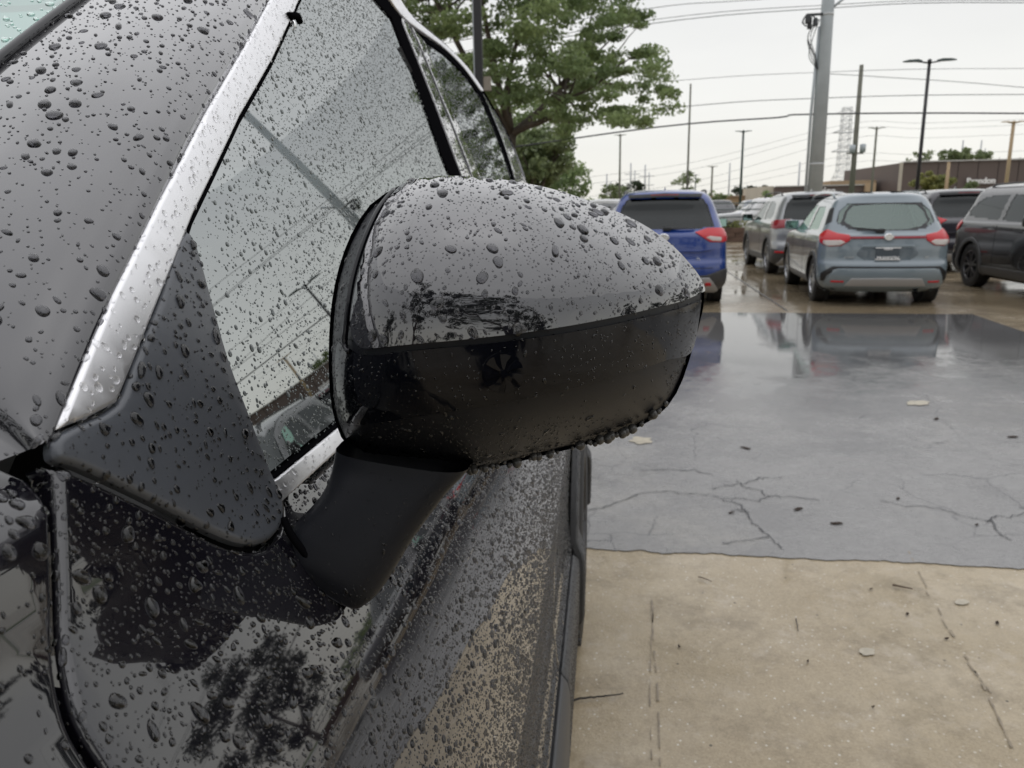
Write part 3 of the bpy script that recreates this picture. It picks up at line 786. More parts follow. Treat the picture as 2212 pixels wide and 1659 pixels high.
# drops hanging from the lower edge of the housing
hang = []
for i, (x, y) in enumerate(cr([(1008, 1014), (1040, 1012), (1110, 999), (1190, 979), (1270, 958), (1345, 934), (1400, 908), (1440, 872)], 9)):
    if rng.random() < .62:
        r_ = rng.choice([.0012, .0018, .0026, .0032], p=[.35, .3, .2, .15])
        Y_, _ = mdepth(x, y-6)
        q = P(x+rng.normal(0, 3), y+rng.normal(0, 2), Y_); V, Fc = lathe([(0.0001, 1.0), (.5, .86), (.87, .5), (1, 0), (.9, -.5), (.6, -.9), (.25, -1.1), (.0001, -1.16)], 14, 'z')
        hang.append(([Vector(q)+Vector(v)*r_ for v in V], Fc))
for v, f in hang:
    o = mesh('hanging_drop', v, f, M['hang']); o.parent = mir
# the single big drop under the chrome near the top of the window
o = mesh('hanging_drop', [Vector(S3(627, 56, .003))+Vector((v[0]*.003, v[1]*.003, v[2]*.0045)) for v in V], Fc, M['dropg']); hp(o)
# stray end of rubber where it hangs
o = mesh('trim_clip', *tube([S3(616, 38, .004), S3(630, 42, .007), S3(640, 50, .004)], .0035, 8), M['seal']); hp(o)
# ================================================================== GROUND
def groundmat(name, c1, c2, c3, wet=(.04, .32), wscale=.35, specks=True, cracks=False, bumpd=.004, ior=1.42, flood=False):
    m, b, t = newmat(name); L = t.links
    ge_ = t.nodes.new('ShaderNodeNewGeometry'); pos = ge_.outputs['Position']
    def noise(sc, det=6, rough=.6, vec=None):
        n = t.nodes.new('ShaderNodeTexNoise'); n.inputs['Scale'].default_value = sc; n.inputs['Detail'].default_value = det; n.inputs['Roughness'].default_value = rough
        L.new(vec or pos, n.inputs['Vector']); return n.outputs[0]
    def rng_(v, a, b_, c=0., d=1.):
        q = t.nodes.new('ShaderNodeMapRange'); q.inputs[1].default_value = a; q.inputs[2].default_value = b_; q.inputs[3].default_value = c; q.inputs[4].default_value = d
        L.new(v, q.inputs[0]); return q.outputs[0]
    def mix(f, a, b_, mode='MIX'):
        q = t.nodes.new('ShaderNodeMix'); q.data_type = 'RGBA'; q.blend_type = mode
        if hasattr(f, 'links'): L.new(f, q.inputs[0])
        else: q.inputs[0].default_value = f
        for i, v in ((6, a), (7, b_)):
            if isinstance(v, tuple): q.inputs[i].default_value = (*v, 1)
            else: L.new(v, q.inputs[i])
        return q.outputs[2]
    col = mix(rng_(noise(1.1), .35, .65), c1, c2)
    col = mix(rng_(noise(.45, 8, .7), .52, .68), col, c3)
    col = mix(rng_(noise(14, 5, .7), .38, .72, 0, .35), col, tuple(x*.55 for x in c1))
    fine = noise(150, 3, .8)
    col = mix(rng_(fine, .35, .65, .0, .5), col, tuple(x*1.35 for x in c2))
    if specks:
        col = mix(rng_(noise(2.3, 9, .8), .50, .62, 0, .55), col, tuple(x*.62 for x in c1))
        col = mix(rng_(noise(5.5, 9, .8), .54, .66, 0, .5), col, (.50, .44, .36))
        v = t.nodes.new('ShaderNodeTexVoronoi'); v.inputs['Scale'].default_value = 46; L.new(pos, v.inputs['Vector'])
        n2 = noise(60, 2)
        sp = t.nodes.new('ShaderNodeMath'); sp.operation = 'MULTIPLY'
        L.new(rng_(v.outputs['Distance'], .10, .20, 1, 0), sp.inputs[0]); L.new(rng_(n2, .47, .53), sp.inputs[1])
        col = mix(sp.outputs[0], col, (.62, .58, .50))
        v3 = t.nodes.new('ShaderNodeTexVoronoi'); v3.inputs['Scale'].default_value = 9; L.new(pos, v3.inputs['Vector'])
        col = mix(rng_(v3.outputs['Distance'], .03, .05, .8, 0), col, (.03, .028, .025))
    h = noise(160, 4)
    if cracks:
        dn = t.nodes.new('ShaderNodeTexNoise'); dn.inputs['Scale'].default_value = 1.6; dn.inputs['Detail'].default_value = 5; L.new(pos, dn.inputs['Vector'])
        va = t.nodes.new('ShaderNodeVectorMath'); va.operation = 'MULTIPLY_ADD'; va.inputs[1].default_value = (.55, .55, .0)
        L.new(dn.outputs['Color'], va.inputs[0]); L.new(pos, va.inputs[2])
        v2 = t.nodes.new('ShaderNodeTexVoronoi'); v2.feature = 'DISTANCE_TO_EDGE'; v2.inputs['Scale'].default_value = 2.0; L.new(va.outputs[0], v2.inputs['Vector'])
        msk = t.nodes.new('ShaderNodeMath'); msk.operation = 'MULTIPLY'
        L.new(rng_(v2.outputs['Distance'], .001, .010, 1, 0), msk.inputs[0]); L.new(rng_(noise(.6), .44, .58), msk.inputs[1])
        col = mix(msk.outputs[0], col, (.05, .052, .058))
        col = mix(rng_(noise(3.2, 8, .75), .55, .72, 0, .45), col, (.36, .36, .35))
        col = mix(rng_(noise(40, 3, .8), .55, .75, 0, .5), col, (.09, .09, .095))
    w = rng_(noise(wscale, 7, .62), .42, .60)
    if flood:                        # rainwater stands over the lower, far side of the aisle
        sp_ = t.nodes.new('ShaderNodeSeparateXYZ'); L.new(pos, sp_.inputs[0])
        fl_ = rng_(sp_.outputs['Y'], 3.9, 7.8, .60, -.72)
        ad = t.nodes.new('ShaderNodeMath'); ad.operation = 'ADD'; ad.use_clamp = True; L.new(rng_(noise(1.1, 9, .8), .36, .64), ad.inputs[0]); L.new(fl_, ad.inputs[1])
        w = ad.outputs[0]
        col = mix(w, tuple(x*.55 for x in c1), col)
    L.new(col, b.inputs['Base Color'])          # 0 puddled film .. 1 damp
    rgh = rng_(w, 0, 1, wet[0], wet[1])
    ra = t.nodes.new('ShaderNodeMath'); ra.operation = 'ADD'; L.new(rgh, ra.inputs[0]); L.new(rng_(noise(5, 8, .85), .45, .65, 0, .07), ra.inputs[1])
    L.new(ra.outputs[0], b.inputs['Roughness'])
    b.inputs['IOR'].default_value = ior
    bp = t.nodes.new('ShaderNodeBump'); bp.inputs['Distance'].default_value = bumpd
    bs = t.nodes.new('ShaderNodeMath'); bs.operation = 'MULTIPLY'; bs.inputs[1].default_value = .55
    bs.operation = 'MULTIPLY_ADD'; bs.inputs[2].default_value = .012 if flood else .0
    L.new(w, bs.inputs[0]); L.new(bs.outputs[0], bp.inputs['Strength'])
    hh = t.nodes.new('ShaderNodeMath'); hh.operation = 'ADD'; L.new(h, hh.inputs[0])
    L.new(noise(22, 5), hh.inputs[1]); L.new(hh.outputs[0], bp.inputs['Height'])
    L.new(bp.outputs[0], b.inputs['Normal'])
    return m
M['conc'] = groundmat('wet_concrete_near', (.285, .225, .140), (.395, .330, .230), (.47, .41, .32), wet=(.06, .36), wscale=1.3, bumpd=.006)
M['lot'] = groundmat('wet_concrete_lot', (.20, .155, .10), (.27, .22, .15), (.15, .12, .085), wet=(.02, .24), wscale=.5, specks=False, bumpd=.002)
M['asph'] = groundmat('wet_asphalt', (.185, .182, .182), (.255, .25, .244), (.33, .315, .285), wet=(.015, .27), wscale=.5, specks=False, cracks=True, bumpd=.006, flood=True, ior=1.62)
def sheet(name, pts, m, z, nseg=1, **k):
    V = [(p[0], p[1], z) for p in pts]
    return mesh(name, V, [tuple(range(len(V)))], m, smooth=False, **k)
sheet('ground', [(-400, -400), (400, -400), (400, 600), (-400, 600)], M['lot'], 0, kind='structure')
a0, a1 = G(1280, 1183), G(2212, 1237); sl_ = (a1.y-a0.y)/(a1.x-a0.x)
yn = lambda x: a0.y+sl_*(x-a0.x)
b0, b1 = G(1521, 676), G(2100, 680); sl2 = (b1.y-b0.y)/(b1.x-b0.x); yf = lambda x: b0.y+sl2*(x-b0.x)
# ragged edges where asphalt meets concrete
xs = np.linspace(-12, 40, 3000)
jag = np.cumsum(rng.normal(0, .0045, 3000)); jag -= np.convolve(np.pad(jag, 45, mode='edge'), np.ones(91)/91, 'valid')
near_edge = [(x, yn(x)+j) for x, j in zip(xs, jag)]
sheet('pavement', [(-30, -30), (60, -30), (60, yn(60)+.06), (-30, yn(-30)+.06)], M['conc'], .004, kind='structure')
c3 = G(2212, 718, 0)
far = [(-12, yf(-12)), (b1.x, b1.y), (c3.x, c3.y), (c3.x+14, c3.y-9)]
rv = [(x, y, .008) for x, y in near_edge]+[(x, yn(x)+.30, .008) for x, _ in near_edge]; nn_ = len(near_edge)
rf = [(i, i+1, nn_+i+1, nn_+i) for i in range(nn_-1)]
k_ = len(rv); rv += [(x, y, .008) for x, y in ((-12, yn(-12)+.30), (40, yn(40)+.30), (c3.x+9, c3.y-5.8), (c3.x, c3.y), (b1.x, b1.y), (-12, yf(-12)))]
mesh('road', rv, rf+[tuple(range(k_, k_+6))], M['asph'], smooth=False, kind='structure')
M['joint'] = mat('joint_dark', (.05, .045, .04), .3)
jv = []
def strip(p, q, w=.012, z=.0045):
    p, q = Vector((p[0], p[1], 0)), Vector((q[0], q[1], 0)); d = (q-p).normalized(); n_ = Vector((-d.y, d.x, 0))*w/2
    return [(p.x+n_.x, p.y+n_.y, z), (p.x-n_.x, p.y-n_.y, z), (q.x-n_.x, q.y-n_.y, z), (q.x+n_.x, q.y+n_.y, z)], [(0, 1, 2, 3)]
for y in np.arange(b0.y+2.6, 34, 4.5): jv.append(strip((-8, y), (24, y), .03))
for x in np.arange(-2.2, 24, 4.6): jv.append(strip((x, b0.y+.2), (x+.6, 34), .03))
mesh('joint_lines', *join_lists(jv), M['joint'], smooth=False, kind='structure')
# polyline cracks in the asphalt and scuffs on the slab, traced where they lie
crk = [[(1250, 1112), (1300, 1100), (1335, 1090), (1400, 1068), (1440, 1064), (1470, 1070), (1520, 1072), (1560, 1080), (1590, 1082), (1640, 1084), (1662, 1075), (1720, 1078), (1770, 1086)],
       [(1560, 1085), (1590, 1092), (1612, 1104), (1618, 1120), (1625, 1135), (1660, 1160), (1672, 1176), (1690, 1190)], [(1540, 1060), (1560, 1052), (1600, 1050), (1630, 1042), (1650, 1036), (1690, 1036)], [(1655, 1076), (1640, 1062), (1610, 1058), (1590, 1040)],
       [(1380, 1020), (1440, 1018), (1500, 1020), (1540, 1030)], [(1618, 1112), (1600, 1108), (1580, 1106)], [(1662, 1164), (1600, 1174), (1560, 1178)], [(2130, 1130), (2155, 1118), (2180, 1122), (2212, 1112)], [(2140, 1130), (2160, 1160), (2185, 1172)], [(1900, 1085), (1960, 1098), (2030, 1104), (2090, 1120), (2140, 1130)]]
cv = []
for c_ in crk:
    c2 = []
    for a_, b_ in zip(c_[:-1], c_[1:]):
        for t in np.linspace(0, 1, 5)[:-1]: c2.append((a_[0]+(b_[0]-a_[0])*t+rng.normal(0, 2.2), a_[1]+(b_[1]-a_[1])*t+rng.normal(0, 1.3)))
    c2.append(c_[-1]); g_ = [G(*p) for p in c2]
    for p, q in zip(g_[:-1], g_[1:]): cv.append(strip(p, q, .003+.004*rng.random(), .0125))
mesh('crack_lines', *join_lists(cv), mat('crack_dark', (.05, .052, .056), .5), smooth=False, kind='stuff', label='branching cracks in the grey asphalt aisle', cat='cracks')
# paler worn patches on the near slab and shallow scuff lines
def blob(px, py, rx, ry, z, m, name, seed, n=40, **k):
    r = np.random.default_rng(seed); ph = r.random(6)*6.28; am = r.normal(0, .05, 6); V = []
    for i in range(n):
        a = 2*math.pi*i/n; w = 1+sum(am[j]*math.cos((j+2)*a+ph[j]) for j in range(6))
        V.append(tuple(G(px+rx*w*math.cos(a), py+ry*w*math.sin(a), z)))
    return mesh(name, V, [tuple(range(n))], m, smooth=False, **k)
pal = mat('dried_spill', (.40, .36, .28), .4, var=.2, vscale=30)
for i, (x, y, rx, ry) in enumerate([(1873, 1407, 18, 8), (2078, 1300, 15, 6), (1995, 1194, 0, 0), (1385, 951, 25, 7), (1983, 870, 26, 5)]):
    if rx: blob(x, y, rx, ry, .0125 if y < 1180 else .0085, pal, 'pale_spot', i, kind='structure')
scf = mat('scuffed_concrete', (.23, .185, .125), .35, var=.3, vscale=40)
sv_ = []
for line, w in ([[(1408, 1300), (1412, 1400), (1420, 1480), (1426, 1659)], .006], [[(1412, 1300), (1404, 1480), (1408, 1659)], .004], [[(1960, 1190), (1995, 1260), (2060, 1380), (2120, 1480), (2185, 1620)], .007], [[(2000, 1280), (2080, 1420), (2140, 1500)], .005]):
    g_ = cr([tuple(G(*p)) for p in line], 8)
    for p, q in zip(g_[:-1], g_[1:]):
        if rng.random() < .6: sv_.append(strip(p, q, w*rng.uniform(.4, 1.2), .0085))
mesh('scuff_lines', *join_lists(sv_), scf, smooth=False, kind='structure')
# ---- small litter lying on the ground
def twig(pts, r_, m, label, name='fallen_twig', z=.012):
    g_ = [G(x, y, z+r_) for x, y in pts]; g2 = cr([tuple(p) for p in g_], 4)
    g2 = [(p[0]+rng.normal(0, r_*.3), p[1]+rng.normal(0, r_*.3), p[2]+abs(rng.normal(0, r_*.4))) for p in g2]
    return mesh(name, *tube(g2, [r_*(1-.5*i/len(g2)) for i in range(len(g2))], 6), m, label=label, cat='twig')
twig([(1231, 1516), (1262, 1508), (1290, 1506), (1318, 1503), (1346, 1499)], .0032, M['wood'], 'long dark bent twig on the tan concrete beside the black car')
twig([(1508, 1246), (1522, 1250), (1537, 1256)], .0025, M['woodl'], 'short pale twig on the concrete just below the asphalt edge')
twig([(1928, 1264), (1950, 1268), (1972, 1273)], .004, M['woodl'], 'thick straight pale twig at the right of the concrete slab')
twig([(1719, 1337), (1722, 1350), (1725, 1364)], .002, M['wood'], 'thin dark twig pointing at the camera in the middle of the slab')
twig([(1212, 1480), (1220, 1540), (1222, 1610)], .0022, M['wood'], 'thin dark twig lying half under the black car sill')
def leaf(px, py, s, a, label, z=.0105):
    c = G(px, py, z); V = []
    for i in range(12):
        t = 2*math.pi*i/12; x = s*math.cos(t); y = s*.42*math.sin(t)*(1-.3*math.cos(t))
        V.append((c.x+x*math.cos(a)-y*math.sin(a), c.y+x*math.sin(a)+y*math.cos(a), c.z+.004*abs(math.sin(t*1.5))+rng.random()*.002))
    V.append((c.x, c.y, c.z+.004)); F_ = [(i, (i+1) % 12, 12) for i in range(12)]
    V += [(v[0], v[1], v[2]-.0015) for v in V[:12]]
    F_ += [(i, 13+i, 13+(i+1) % 12, (i+1) % 12) for i in range(12)]
    mesh('fallen_leaf', V, F_, M['leafbrown'], smooth=False, label=label, cat='leaf', group='wet leaves fallen on the pavement')
for (x, y, s, a, l) in [(1610, 968, .032, 2.6, 'largest wet leaf on the asphalt near the mirror tip'), (1807, 1131, .028, .0, 'dark narrow leaf on the asphalt right of the branching cracks'), (1940, 1077, .016, 1, 'small round leaf in the middle of the asphalt'), (2188, 944, .035, .2, 'dark leaf on the wet asphalt at the right edge of the photo'),
        (1725, 1100, .026, .5, 'curled leaf lying just right of the main crack'), (2110, 1134, .012, .5, 'tiny leaf at the start of the right-hand crack'), (1580, 1108, .016, .3, 'tiny leaf touching the main crack at its bend'), (2023, 905, .028, .8, 'dark leaf on the far shiny part of the asphalt')]:
    leaf(x, y, s, a, l)
for (x, y, s, a, l) in [(2045, 1380, .009, .4, 'crumb of leaf on the concrete below the thick pale twig'), (1745, 1429, .007, 1, 'crumb of leaf in the middle of the concrete slab'), (1467, 1397, .008, 2, 'crumb of leaf on the concrete beside the left scuff line'), (1882, 1273, .008, .2, 'crumb of leaf left of the thick pale twig'),
        (2154, 1346, .012, 1.2, 'dark crumb on the concrete at the right edge'), (1886, 1528, .006, .5, 'lowest leaf crumb on the concrete slab'), (1960, 1327, .010, .7, 'leaf crumb just below the thick pale twig')]:
    leaf(x, y, s, a, l, .008)

# ================================================================== PARKED CARS
NEXP = 3.4
class Shell:
    def __init__(s, rows, H, W, Lc, sub=5):
        # rows: z, xr, xf, w, dr, df as absolute metres
        s.rows = np.array(cr([tuple(r_) for r_ in rows], sub)); s.L = Lc
        s.rows[:, 0] = np.maximum.accumulate(s.rows[:, 0]+np.arange(len(s.rows))*1e-5)
        t = np.linspace(0, 1, 46)
        s.base = t
        s.zr = s.rows[:, 0]
    def row(s, z): return [float(np.interp(z, s.zr, s.rows[:, i])) for i in range(1, 6)]
    def rear(s, q, z):               # q: signed arc length from the rear centre -> x, y
        xr, xf, w, dr, df = s.row(z)
        key = (round(xr, 3), round(w, 3), round(dr, 3))
        th = np.linspace(0, math.pi/2, 60)
        yy = w*np.sin(th)**(2/NEXP); xx = xr+dr*(1-np.clip(np.cos(th), 0, 1)**(2/NEXP))
        bow = .035*(yy/w)**2; xx = xx+bow*(1-(xx-xr)/dr)
        l = np.concatenate([[0], np.cumsum(np.hypot(np.diff(xx), np.diff(yy)))])
        a = abs(q)
        if a <= l[-1]: x, y = float(np.interp(a, l, xx)), float(np.interp(a, l, yy))
        else: x, y = float(xx[-1]+a-l[-1]), w
        return x, math.copysign(y, q)
    def side(s, x, z):
        xr, xf, w, dr, df = s.row(z)
        if x < xr+dr: t = np.clip((xr+dr-x)/dr, 0, 1); return w*(1-t**NEXP)**(1/NEXP)
        if x > xf-df: t = np.clip((x-xf+df)/df, 0, 1); return w*(1-t**NEXP)**(1/NEXP)
        return w
    def fr(s, q, z, off=0.):
        x, y = s.rear(q, z); h = .01
        x1, y1 = s.rear(q+h, z); x2, y2 = s.rear(q, z+h)
        n = Vector((x1-x, y1-y, 0)).cross(Vector((x2-x, y2-y, h)))
        if n.length < 1e-9: n = Vector((-1, 0, 0))
        n.normalize()
        if n.x > 0 and abs(y) < .9*s.row(z)[2]: n = -n
        elif abs(y) >= .9*s.row(z)[2] and n.y*y < 0: n = -n
        return Vector((x, y, z))+n*off
    def fs(s, sgn):
        def f(x, z, off=0.):
            y = s.side(x, z); y2 = s.side(x, z+.01); y3 = s.side(x+.01, z)
            n = Vector((y-y3, .01, 0)).normalized(); n = Vector((-(y3-y)/.01, 1, -(y2-y)/.01)).normalized()
            return Vector((x+n.x*off, (y+n.y*off)*sgn, z+n.z*off))
        return f
def shell_mesh(s, nper=26):
    """ring by ring outline from the sill to the roof"""
    V, ring = [], []
    ths = np.linspace(0, math.pi/2, nper)
    lv = s.rows
    for z, xr, xf, w, dr, df in lv:
        rg_ = []
        half = []
        for th in ths:
            yy = w*math.sin(th)**(2/NEXP); xx = xr+dr*(1-max(0, math.cos(th))**(2/NEXP)); xx += .035*(yy/w)**2*(1-(xx-xr)/dr)
            half.append((xx, yy))
        ns_ = 44
        for i in range(1, ns_): half.append((xr+dr+(xf-df-xr-dr)*i/ns_, w))
        for th in ths[::-1]:
            yy = w*math.sin(th)**(2/NEXP); xx = xf-df*(1-max(0, math.cos(th))**(2/NEXP)); half.append((xx, yy))
        full = half+[(x, -y) for x, y in half[-2:0:-1]]
        ring.append([(x, y, z) for x, y in full])
    n = len(ring[0]); V = [p for r_ in ring for p in r_]; Fc = []
    for i in range(len(ring)-1):
        for k in range(n): Fc.append((i*n+k, (i+1)*n+k, (i+1)*n+(k+1) % n, i*n+(k+1) % n))
    Fc.append(tuple(range((len(ring)-1)*n, len(ring)*n))[::-1])
    return V, Fc
def inpoly(x, y, P_):
    c = False; n = len(P_)
    for i in range(n):
        a, b = P_[i], P_[(i+1) % n]
        if (a[1] > y) != (b[1] > y) and x < (b[0]-a[0])*(y-a[1])/(b[1]-a[1]+1e-12)+a[0]: c = not c
    return c
def shrink(poly, d):
    c = np.mean(poly, axis=0); return [tuple(c+(np.array(p)-c)*(1-d/max(.05, np.linalg.norm(np.array(p)-c)))) for p in poly]
def sym(poly): return poly+[(-x, z) for x, z in poly[::-1]]
def car(name, cfg, label, loc, rz, detail=True):
    root = empty(name, loc, rz, label=label, cat='car'); root.scale = (.95,)*3
    s = Shell(cfg['rows'], 0, 0, cfg['L'])
    V, Fc = shell_mesh(s)
    arches = [(cfg['ax_r'], cfg['wr']*1.13), (cfg['ax_f'], cfg['wr']*1.13)]
    zc = cfg['wr']
    rwin = cfg.get('rear_window'); swins = cfg.get('side_windows', [])
    keep = []; V = [list(v) for v in V]; dele = set()
    wmax = max(r_[3] for r_ in cfg['rows'])
    hole_r = shrink(rwin, .035) if rwin else None; hole_s = [shrink(p, .03) for p in swins]
    # pull vertices near arches onto the circle
    for v in V:
        if abs(v[1]) > wmax*.55:
            for ax, R_ in arches:
                d = math.hypot(v[0]-ax, v[2]-zc)
                if R_*.86 < d < R_*1.0: v[0] = ax+(v[0]-ax)*R_/d; v[2] = zc+(v[2]-zc)*R_/d
    # arc-length table for the rear window test
    for f in Fc:
        if len(f) > 4: keep.append(f); continue
        cx = sum(V[i][0] for i in f)/4; cyy = sum(V[i][1] for i in f)/4; cz = sum(V[i][2] for i in f)/4
        drop = False
        if abs(cyy) > wmax*.55:
            for ax, R_ in arches:
                if math.hypot(cx-ax, cz-zc) < R_*.97: drop = True
            for h_ in hole_s:
                if inpoly(cx, cz, h_): drop = True
        if hole_r and cx < 1.2 and cz > hole_r[0][1]*0+min(p[1] for p in hole_r):
            xr_, xf_, w_, dr_, df_ = s.row(cz)
            if cx < xr_+dr_*.9 and abs(cyy) < w_*.96 and inpoly(cyy*1.02, cz, hole_r): drop = True
        if cfg.get('wind') and cx > cfg['wind'][0] and cz > cfg['wind'][1] and cz < cfg['wind'][2] and abs(cyy) < s.row(cz)[2]*.86: drop = True
        if not drop: keep.append(f)
    body = mesh('body', V, keep, cfg['paint'], root)
    body.data.polygons.foreach_set('use_smooth', [len(f) == 4 for f in keep])
    # underside, wheel wells
    zb = cfg['rows'][0][0]+.06
    mesh('underbody', *join_lists([box((cfg['L']/2, 0, zb+.02), (cfg['L']-.5, wmax*1.55, .1)), box((cfg['ax_r'], 0, zc+.12), (cfg['wr']*2.1, wmax*1.2, .5)), box((cfg['ax_f'], 0, zc+.12), (cfg['wr']*2.1, wmax*1.2, .5)), tube([(cfg['ax_r'], -.7, zc), (cfg['ax_r'], .7, zc)], .05, 8)]), M['void'], root, smooth=False)
    # wheels
    tyre = wheelgeo(cfg['wr'], .225); rim = rimgeo(cfg['wr'], .225, cfg.get('spokes', 5), cfg.get('twist', 0), cfg.get('sw', .06))
    tme = rme = None
    for ax in (cfg['ax_r'], cfg['ax_f']):
        for sg in (1, -1):
            if tme is None:
                o = mesh('wheel', [(y, x, z) for x, y, z in tyre[0]], tyre[1], M['rubber'], root); tme = o.data
                q = mesh('rim', [(y, x, z) for x, y, z in rim[0]], rim[1], cfg.get('rim', M['alloy']), o, smooth=False); rme = q.data
            else:
                o = bpy.data.objects.new('wheel', tme); COL.objects.link(o); o.parent = root
                q = bpy.data.objects.new('rim', rme); COL.objects.link(q); q.parent = o
            o.location = (ax, sg*(cfg['track']-.1125), zc); o.rotation_euler = (0, .3*sg, 0 if sg > 0 else math.pi)
    sp_ = dict(step=.05, rim=.006, thick=.008, rimstep=.04)
    fr_ = s.fr
    def rp(nm, poly, m, off=.003, parent=None, **k):
        kk = dict(sp_); kk.update(k); return patch(nm, poly, fr_, m, parent or root, off=off, **kk)
    def sp2(nm, poly, m, sg, off=.003, parent=None, **k):
        kk = dict(sp_); kk.update(k); return patch(nm, poly, s.fs(sg), m, parent or root, off=off, **kk)
    gm = cfg.get('glass', M['cglass'])
    if rwin:
        rp('rear_window', rwin, gm, off=-.006, rim=0, thick=.002)
        ins = shrink(rwin, cfg.get('frit', .05))
        # dark frit border as a ring: outer poly + inner poly joined by a slit
        w_ = resample(rwin, .06); wi = [tuple(np.mean(rwin, axis=0)+(np.array(p)-np.mean(rwin, axis=0))*cfg.get('fritk', .86)) for p in w_]
        Vf = [fr_(x, z, -.003) for x, z in w_]+[fr_(x, z, -.003) for x, z in wi]; k_ = len(w_)
        mesh('window_border', Vf, [(i, (i+1) % k_, k_+(i+1) % k_, k_+i) for i in range(k_)], M['plastic'], root)
    for sg in (1, -1):
        for p in swins: sp2('side_window', p, gm, sg, off=-.006, rim=0, thick=.002)
        for p in cfg.get('side_trim', []): sp2('window_trim', p, cfg.get('trimmat', M['plastic']), sg, off=.004)
        for nm, p, m in cfg.get('side_parts', []): sp2(nm, p, m, sg, off=.006)
        for nm, p, m in cfg.get('side_gaps', []): sp2(nm, p, m, sg, off=.0015, rim=0, thick=.001, step=.04)
        # arch trim
        for ax in (cfg['ax_r'], cfg['ax_f']):
            R1, R2 = cfg['wr']*1.09, cfg['wr']*1.28
            ring_ = [(ax+R2*math.cos(R(a)), zc+R2*math.sin(R(a))) for a in range(-18, 199, 9)]+[(ax+R1*math.cos(R(a)), zc+R1*math.sin(R(a))) for a in range(198, -19, -9)]
            fsx = s.fs(sg)
            patch('arch_trim', ring_, fsx, cfg.get('clad', M['plastic']), root, step=.05, rim=.008, thick=.03, rimstep=.05, off=.012)
        mx_, mz_ = cfg['mirror']
        my = s.side(mx_, mz_)
        o = mesh('door_mirror', *join_lists([rounded((mx_+.0, sg*(my+.15), mz_+.05), (.12, .24, .16)), box((mx_+.02, sg*(my+.02), mz_-.01), (.05, .12, .03))]), cfg.get('mirrormat', M['plastic']), root)
        mesh('mirror_glass', [(mx_-.062, sg*(my+.15)+a*.10, mz_+.05+b*.065) for a, b in ((-1, -1), (1, -1), (1, 1), (-1, 1))], [(0, 1, 2, 3)], M['mglass'], o, smooth=False)
    for nm, p, m, off in cfg.get('rear_parts', []):
        rp(nm, p, m, off=off)
    for nm, p, m, off in cfg.get('rear_pairs', []):
        rp(nm, p, m, off=off); rp(nm, [(-a, b) for a, b in p][::-1], m, off=off)
    # windshield
    if cfg.get('wind'):
        x0, z0, z1 = cfg['wind']; V2, F2 = [], []
        zz = np.linspace(z0-.02, z1+.02, 8)
        for z in zz:
            xr_, xf_, w_, dr_, df_ = s.row(z)
            for t in np.linspace(-1, 1, 15):
                y = t*w_*.90; V2.append((xf_-df_*(1-(1-abs(t*.90)**NEXP)**(1/NEXP))-.004, y, z))
        for i in range(7):
            for j in range(14): F2.append((i*15+j, (i+1)*15+j, (i+1)*15+j+1, i*15+j+1))
        mesh('windshield', V2, [f[::-1] for f in F2], gm, root)
    # seats
    for sx, sy in ((cfg['seat_x'], .38), (cfg['seat_x'], -.38)):
        mesh('front_seat', *join_lists([rounded((sx, sy, .95), (.14, .50, .62)), rounded((sx-.02, sy, 1.33*cfg['hs']), (.10, .27, .17))]), M['cloth'], root)
    mesh('rear_seat', *join_lists([rounded((sx-.95, 0, .90), (.14, 1.25, .5))]+[rounded((sx-.97, y, 1.19*cfg['hs']), (.10, .26, .15)) for y in (-.4, 0.0, .4)]), M['cloth'], root)
    mesh('dashboard', *rounded((sx+.95, 0, .92), (.4, 1.3, .25)), M['plastic'], root)
    # wiper and antenna
    if cfg.get('wiper'):
        (q0, z0), (q1, z1) = cfg['wiper']
        w0 = fr_(q0, z0, .02); pts = [fr_(q0+(q1-q0)*t, z0+(z1-z0)*t, .02+.012*math.sin(t*3.1)) for t in np.linspace(0, 1, 6)]
        mesh('rear_wiper', *join_lists([tube(pts, [.022, .018, .014, .011, .009, .006], 6), rounded(tuple(w0), (.05, .12, .06))]), M['plastic'], root)
    zt = cfg['rows'][-1][0]
    if cfg.get('fin'):
        fx = cfg['fin']; mesh('antenna_fin', [(fx-.02, -.02, zt-.03), (fx+.14, -.02, zt-.01), (fx+.14, .02, zt-.01), (fx-.02, .02, zt-.03), (fx-.01, 0, zt+.055), (fx+.02, 0, zt+.055)], [(0, 1, 5, 4), (2, 3, 4, 5), (1, 2, 5), (3, 0, 4), (0, 3, 2, 1)], cfg['paint'], root, smooth=False)
    for sg in (1, -1):
        if cfg.get('rails'):
            x0, x1, yr = cfg['rails']; pts = [(x0, sg*yr, zt-.07), (x0+.08, sg*yr, zt-.03), (x0+.3, sg*yr, zt-.012), ((x0+x1)/2, sg*yr, zt-.004), (x1-.3, sg*yr, zt-.02), (x1-.05, sg*yr, zt-.06), (x1, sg*yr, zt-.11)]
            mesh('roof_rail', *tube(cr(pts, 4), .016, 6), cfg.get('railmat', M['plastic']), root)
    if cfg.get('exhaust'):
        mesh('exhaust_pipe', *tube([(.1, cfg['exhaust'], .25), (.5, cfg['exhaust'], .27)], .035, 12, False), M['alloy'], root)
    return root, s
